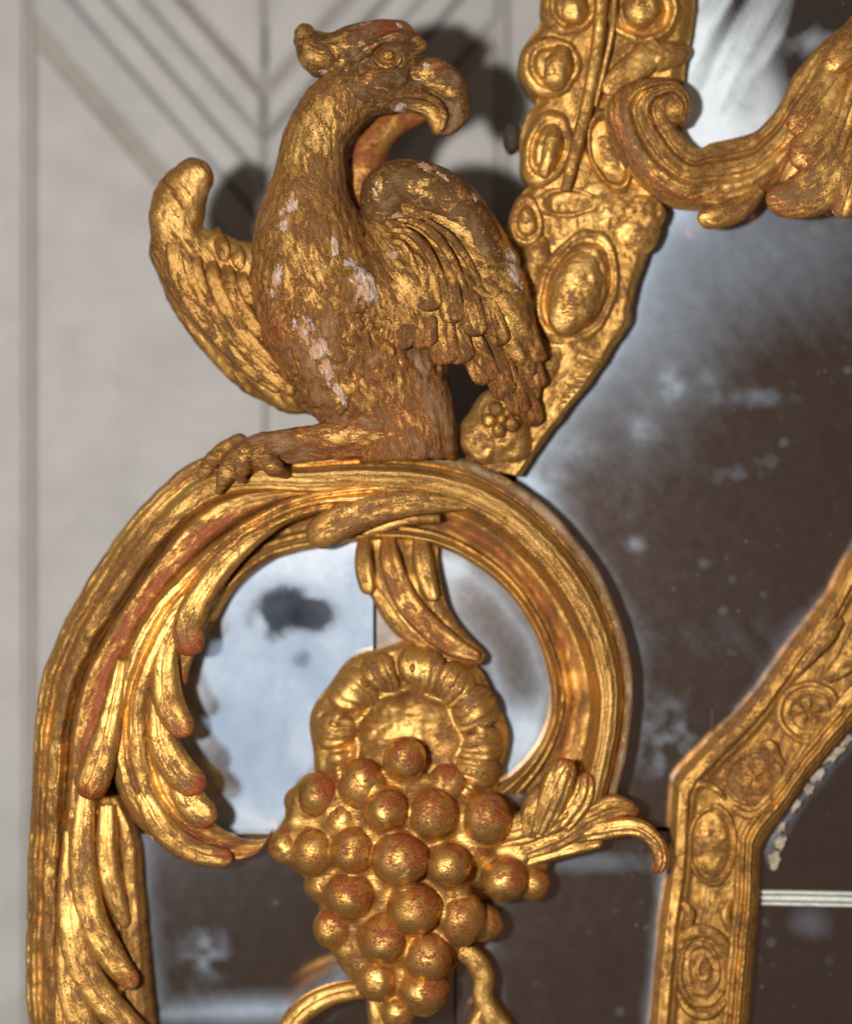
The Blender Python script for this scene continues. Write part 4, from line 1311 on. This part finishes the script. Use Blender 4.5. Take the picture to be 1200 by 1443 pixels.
def plume(V):
    # short carved feather strokes on neck and breast
    q = np.stack([(V[:, 0] + 0.25 * V[:, 1]) / 6.5, V[:, 1] / 26.0, V[:, 2] / 9.0], -1)
    r = vnoise(q, 3)
    low = sst(330, 450, V[:, 1])
    # ragged scallops over the lower breast
    P2 = V / 40.0
    row = (V[:, 1] + 14 * vnoise(P2, 21) - 0.25 * V[:, 0]) / 30.0
    ri = np.floor(row)
    sc_ = (V[:, 0] + 14 * (ri % 2)) / 28.0 + 0.3 * vnoise(P2, 31)
    cell = np.abs((sc_ % 1) - 0.5) * 2
    fr = ((row - 0.45 * (1 - cell ** 2)) % 1)
    strokes = vnoise(np.stack([V[:, 0] / 4.0, V[:, 1] / 30.0, V[:, 2] / 5.0], -1), 9)
    tail = sst(520, 560, V[:, 1]) * sst(495, 520, V[:, 0])
    pleat = np.sin(V[:, 0] / 3.6 + 1.5 * vnoise(V / 30., 8)) * sst(585, 620, V[:, 1]) * 1.3
    return pleat * tail + (1 - 0.7 * tail) * r * (1.2 + 0.7 * low) + (sst(0, 0.75, fr) * (1 - sst(0.82, 1.0, fr)) - 0.4) * 3.6 * low * (1 - tail) + strokes * 1.0


body = Solid((335, 80, -70), (670, 655, 150), 2.5)
body.chain([(510, 112, 45, 42), (475, 138, 45, 46), (449, 175, 45, 46), (438, 215, 45, 49), (433, 255, 46, 54), (430, 300, 46, 68), (437, 350, 44, 86), (446, 410, 42, 94), (462, 465, 42, 90), (495, 515, 42, 78), (530, 545, 40, 66)], k=6, zf=0.86)
body.chain([(560, 520, 42, 62), (572, 560, 42, 66), (574, 600, 42, 70), (574, 632, 42, 72)], k=22, zf=0.75)
body.ell((590, 690, 42), (150, 46, 120), 0, 3, 's')
body.ell((500, 410, 105), (36, 34, 24), 20, 16)
body.ell((540, 520, 78), (30, 46, 30), 10, 14)
body.ell((470, 560, 55), (46, 36, 45), 35, 20)
solid_obj('body', eagle, body, M['eagle'], plume, d0=90, chip=CHIP, flow=lambda V: np.stack([V[:, 1] + 0.3 * V[:, 0], V[:, 0] - 0.3 * V[:, 1], V[:, 2]], -1),
          bole=lambda V: 0.18 * sst(430, 560, V[:, 1]) * sst(455, 520, V[:, 0]) - 0.15 * sst(400, 300, V[:, 1]) + 0.3 * blobs(V, [(390, 480, 30, 60, -15)]))
# head
head = Solid((395, 5, -15), (620, 200, 115), 1.8)
head.ell((545, 66, 46), (52, 44, 42), 0, 4)
head.chain([(560, 40, 46, 22), (530, 42, 46, 24), (500, 52, 46, 28), (470, 62, 46, 27), (446, 62, 46, 28), (430, 50, 46, 20), (426, 37, 46, 15)], k=8, zf=0.95)
head.ell((448, 72, 46), (30, 27, 30), 30, 8)
head.chain([(434, 62, 72, 2.6), (458, 72, 77, 2.6), (490, 74, 88, 2.4)], k=4, op='s')
head.chain([(500, 118, 46, 40), (530, 122, 46, 32), (560, 118, 46, 27), (585, 112, 46, 22)], k=12)
head.chain([(500, 82, 82, 5), (525, 68, 88, 7), (552, 53, 86, 9), (578, 50, 78, 10), (592, 60, 68, 9)], k=6)
head.ell((547, 77, 92), (20, 16, 10), -5, 5, 's')
head.chain([(438, 94, 62, 3), (470, 97, 74, 3.2), (500, 88, 84, 3), (515, 78, 90, 2.6)], k=3, op='s')
head.ell((540, 108, 72), (34, 16, 16), -8, 12)
hd = solid_obj('head', eagle, head, M['head'], lambda V: 0.9 * vnoise(V * np.array([1 / 20., 1 / 7., 1 / 10.]), 6) * (V[:, 0] < 520), d0=90, chip=HCHIP,
               bole=lambda V: 0.8 * blobs(V, [(550, 28, 55, 22, 0)]) + 0.25 * blobs(V, [(525, 112, 30, 20, 0)]))
eye = Solid((522, 55, 60), (572, 100, 105), 1.5)
eye.ell((546, 77, 76), (15, 13, 13), 0, 2)
eye.ell((546, 77, 89), (9, 8, 4), 0, 2)
solid_obj('eye', hd, eye, M['wing'], d0=90)
for a0, a1 in ((190, 350), (10, 170)):
    pts = []
    for q in range(6):
        a = math.radians(a0 + (a1 - a0) * q / 5)
        pts.append((546 + 19 * math.cos(a), 77 + 16 * math.sin(a), 7, 80))
    frond('eyelid', hd, pts, M['head'], h=6, low=6, d0=90, wob=0.3)
beak = Solid((560, 60, 0), (675, 195, 95), 1.6)
beak.chain([(588, 98, 46, 25), (612, 100, 46, 27), (632, 116, 46, 26), (644, 138, 46, 19), (645, 158, 46, 15), (636, 172, 46, 10), (624, 180, 46, 4)], k=5, zf=0.95)
beak.chain([(562, 121, 70, 6), (592, 121, 74, 7), (615, 128, 72, 8), (634, 143, 65, 7)], k=3, op='s')
beak.chain([(655, 118, 74, 1.2), (658, 140, 66, 1.3), (650, 160, 62, 1.2)], k=1.5, op='s')
solid_obj('beak', hd, beak, M['head'], d0=90, bole=lambda V: 0.4 * blobs(V, [(620, 88, 18, 10, 20)]), chip=HCHIP)
jaw = Solid((540, 105, 0), (660, 200, 90), 1.6)
jaw.chain([(560, 132, 46, 17), (585, 134, 46, 16), (604, 146, 46, 14), (614, 162, 46, 11), (617, 176, 46, 7)], k=4, zf=1.2)
jaw.chain([(570, 128, 66, 5), (596, 130, 68, 6), (616, 142, 66, 6), (626, 158, 60, 5), (622, 176, 54, 4)], k=3)
solid_obj('lower_beak', hd, jaw, M['wing'], d0=90, chip=HCHIP)

# right-hand wing (viewer's side): mass, leading edge, rows of feathers
wr = empty('wing', eagle)


def wsurf(X, Y):
    u = np.clip((X - 500) / 270, -0.2, 1.2)
    v = np.clip((Y - 230) / 370, 0, 1)
    return 88 + 26 * np.sin(np.pi * np.clip(u * 0.9 + 0.1, 0, 1)) - 26 * v - 30 * np.clip(u - 0.6, 0, 1)


mass = Solid((470, 205, 0), (785, 610, 150), 2.5)
mass.chain([(552, 275, 70, 40), (592, 268, 72, 44), (632, 290, 68, 46), (662, 335, 62, 50), (690, 390, 56, 50), (712, 440, 50, 44), (732, 490, 46, 30), (748, 540, 44, 16), (756, 580, 44, 8)], k=6, zf=0.85)
mass.chain([(540, 300, 74, 28), (560, 350, 76, 46), (570, 400, 74, 58), (580, 440, 70, 50), (600, 465, 64, 34)], k=18, zf=0.7)
mass.chain([(630, 330, 70, 46), (640, 400, 66, 56), (650, 450, 62, 46), (668, 490, 58, 30)], k=18, zf=0.7)
mass.ell((520, 420, 78), (38, 56, 34), 10, 18)
WCHIP = [(600, 237, 15, 8, 15), (622, 249, 12, 5, 35), (670, 276, 6, 8, -30), (720, 360, 9, 18, -25), (727, 388, 11, 20, -15), (531, 258, 2.5, 8, 15), (529, 274, 2.5, 8, -25), (552, 360, 10, 7, -20), (556, 306, 14, 4, -12)]


def wing_lines(V):
    # long strokes fanning from the shoulder
    a = np.arctan2(V[:, 1] - 250, V[:, 0] - 470)
    r = np.hypot(V[:, 0] - 470, V[:, 1] - 250)
    inn = sst(300, 330, V[:, 1] + 0.25 * (620 - V[:, 0]))
    return (1.9 * np.sin(a * 46 + 0.012 * r + 1.5 * vnoise(V / 45., 3)) + 1.3 * vnoise(np.stack([a * 40, r / 40, r * 0], -1), 5)) * inn


solid_obj('wing_mass', wr, mass, M['wing'], wing_lines, d0=100, chip=WCHIP, bole=lambda V: -0.2 + 0 * V[:, 0],
          flow=lambda V: np.stack([np.hypot(V[:, 0] - 470, V[:, 1] - 250), 170 * np.arctan2(V[:, 1] - 250, V[:, 0] - 470), V[:, 2]], -1))
edge_o = Solid((490, 205, 10), (790, 520, 150), 2.4)
edge_o.chain([(545, 292, 78, 34), (540, 270, 80, 34), (562, 258, 84, 36), (598, 262, 84, 38), (632, 282, 80, 38), (662, 318, 74, 36), (688, 360, 68, 34), (710, 402, 62, 30), (730, 444, 56, 24), (748, 486, 52, 12), (756, 510, 50, 5)], k=5, zf=0.95)
edge_o.chain([(556, 318, 118, 12), (590, 306, 124, 14), (626, 326, 118, 16), (656, 370, 108, 16), (684, 420, 98, 14), (706, 465, 88, 12)], k=12, op='s')
edge_o.chain([(566, 286, 118, 3), (590, 268, 124, 4), (612, 278, 120, 4), (624, 300, 112, 3)], k=3, op='s')
solid_obj('leading_edge', wr, edge_o, M['wing_edge'], lambda V: 0.8 * vnoise(V / np.array([22., 22., 22.]), 2), d0=100, chip=WCHIP)


def feather(tip, root, w, lift, mid=None, mat='wing', rb=0.35, h=3.2):
    """one carved feather from root to tip lying on the wing's surface"""
    (x0, y0), (x1, y1) = root, tip
    mx, my = mid or ((x0 + x1) / 2 + (y1 - y0) * 0.05, (y0 + y1) / 2)
    return frond('feather', wr, [(x0, y0, w * 0.5, lift - 16), ((x0 + mx) / 2, (y0 + my) / 2, w * 0.8, lift - 8), (mx, my, w, lift - 1), (x1 - (x1 - mx) * 0.15, y1 - (y1 - my) * 0.15, w * 0.98, lift + 2), (x1, y1, w * 0.8, lift - 1.5)], M[mat],
                 h=h, low=9, d0=100, ribs=3, rdep=1.6, crease=1.0, surf=wsurf, wob=1.3, tip=0.8, bole=lambda T, V: rb * T)


# long outer feathers, then the scalloped lower row
for tip, root, w, lift, mid in (
        ((757, 599), (690, 430), 34, -10, (733, 525)), ((738, 584), (672, 430), 36, -7, (710, 515)), ((763, 545), (700, 420), 30, -4, (742, 490)), ((765, 508), (708, 400), 24, 0, (746, 460)),
        ((716, 560), (655, 420), 40, -6, (692, 500)), ((690, 540), (640, 420), 42, -4, (668, 490)),
        ((654, 512), (622, 420), 40, -2, (640, 470)), ((628, 514), (604, 410), 44, 0, (620, 465)), ((598, 492), (585, 400), 42, 1, (594, 450)),
        ((560, 494), (562, 400), 44, 2, (563, 450)), ((532, 504), (545, 405), 46, 4, (540, 460)), ((502, 490), (522, 410), 40, 4, (510, 455)), ((482, 474), (508, 415), 32, 3, (492, 448))):
    feather(tip, root, w, lift, mid)
# middle coverts
for tip, root, w, lift, mid in (
        ((708, 486), (655, 360), 32, 4, (688, 430)), ((674, 474), (632, 350), 36, 5, (658, 420)), ((640, 456), (610, 345), 36, 6, (630, 405)),
        ((606, 440), (590, 340), 36, 7, (602, 395)), ((572, 424), (568, 340), 38, 8, (572, 385)), ((540, 428), (548, 350), 36, 8, (542, 392))):
    feather(tip, root, w, lift, mid, rb=0.1)
# thin ridges sweeping down from the shoulder
for pts in ([(560, 312, 8, 22), (590, 318, 12, 23), (622, 345, 14, 22), (650, 395, 12, 18), (668, 440, 8, 12)], [(552, 326, 8, 22), (576, 330, 12, 23), (602, 356, 14, 22), (624, 400, 12, 18), (634, 430, 8, 14)],
            [(548, 340, 8, 20), (566, 346, 12, 21), (582, 372, 12, 20), (592, 404, 8, 16)], [(600, 312, 8, 20), (636, 338, 12, 20), (668, 384, 12, 16), (690, 440, 8, 8)]):
    frond('covert_ridge', wr, pts, M['wing'], h=5, low=12, d0=100, surf=lambda X, Y: wsurf(X, Y) - 12, crease=1.0)

# wing on the far side
wl = empty('wing', eagle)
lw = Solid((195, 205, -70), (480, 600, 90), 2.5)
lw.chain([(272, 250, 30, 28), (252, 285, 28, 38), (248, 330, 24, 38), (262, 380, 18, 42), (292, 430, 14, 44), (330, 478, 12, 44), (372, 522, 12, 40), (415, 552, 14, 30), (436, 564, 16, 20)], k=5, zf=0.8)
lw.chain([(300, 350, 20, 26), (340, 368, 20, 30), (385, 385, 20, 40)], k=14, zf=0.8)
lw.chain([(320, 400, 14, 44), (360, 450, 14, 50), (400, 500, 14, 46)], k=14, zf=0.7)


def lw_lines(V):
    # strokes running with the wing's curve
    q = (V[:, 0] - 0.78 * (V[:, 1] - 250) - 0.0006 * (V[:, 1] - 400) ** 2)
    return 2.0 * np.sin(q / 6.2 + 1.2 * vnoise(V / 60., 3)) * sst(270, 330, V[:, 1]) + 1.0 * vnoise(V / np.array([7., 16., 9.]), 5)


solid_obj('wing_mass', wl, lw, M['wing'], lw_lines, d0=30, flow=lambda V: np.stack([V[:, 1] * 0.5, V[:, 0] - 0.7 * V[:, 1], V[:, 2]], -1), bole=lambda V: -0.45 + 0.4 * sst(300, 240, V[:, 0]))
for pts in ([(258, 300, 22, 50), (246, 350, 26, 50), (262, 410, 26, 46), (300, 465, 26, 44), (345, 512, 24, 44), (395, 550, 18, 42)],
            [(280, 330, 16, 44), (275, 375, 22, 46), (292, 425, 24, 46), (328, 475, 24, 46), (372, 520, 22, 46), (415, 555, 16, 42)],
            [(300, 345, 16, 42), (300, 385, 22, 48), (318, 432, 24, 50), (352, 480, 24, 50), (396, 525, 20, 48)],
            [(318, 352, 16, 42), (322, 390, 22, 50), (340, 432, 24, 52), (370, 475, 22, 52)],
            [(338, 360, 16, 42), (342, 395, 22, 48), (358, 430, 22, 50)],
            [(300, 318, 18, 40), (312, 345, 22, 42), (318, 368, 18, 44)], [(322, 334, 18, 38), (334, 358, 22, 42), (340, 380, 18, 44)]):
    pts = [(pts[0][0], pts[0][1], pts[0][2] * 0.7, pts[0][3] - 22)] + pts[1:]
    frond('feather', wl, pts, M['wing'], h=8, low=10, d0=50, crease=2.6, barbs=0.6, bole=lambda T, V: -0.5 + 0 * T)

# leg and clawed foot
leg = Solid((270, 555, 0), (570, 720, 125), 2.2)
leg.chain([(530, 600, 60, 34), (480, 610, 62, 24), (430, 619, 64, 19), (385, 626, 64, 20), (354, 640, 62, 24), (330, 656, 60, 20)], k=6)
leg.chain([(520, 630, 56, 16), (450, 636, 56, 14), (400, 640, 54, 14)], k=10)
leg.chain([(340, 646, 72, 18), (324, 662, 74, 14), (314, 678, 74, 9), (308, 694, 68, 4)], k=7)
leg.chain([(366, 638, 74, 15), (378, 652, 78, 14), (390, 660, 78, 12), (402, 668, 72, 6)], k=7)
leg.chain([(345, 640, 80, 16), (342, 660, 84, 12), (340, 676, 78, 6)], k=7)
leg.chain([(335, 625, 50, 15), (300, 645, 46, 12), (285, 668, 46, 8)], k=6)
solid_obj('leg', eagle, leg, M['eagle'], lambda V: 0.8 * vnoise(V * np.array([1 / 8., 1 / 8., 1 / 8.]), 4), d0=65, bole=lambda V: 0.2 * sst(380, 440, V[:, 0]))
# support behind the neck
bk = Solid((470, 140, -70), (620, 340, 40), 3)
bk.chain([(590, 160, -12, 14), (555, 172, -14, 22), (525, 200, -16, 28), (510, 245, -16, 32), (512, 300, -12, 34), (525, 330, -5, 34)], k=5)
solid_obj('support_strut', eagle, bk, M['border'], d0=-10, bole=lambda V: np.full(len(V), 0.6))
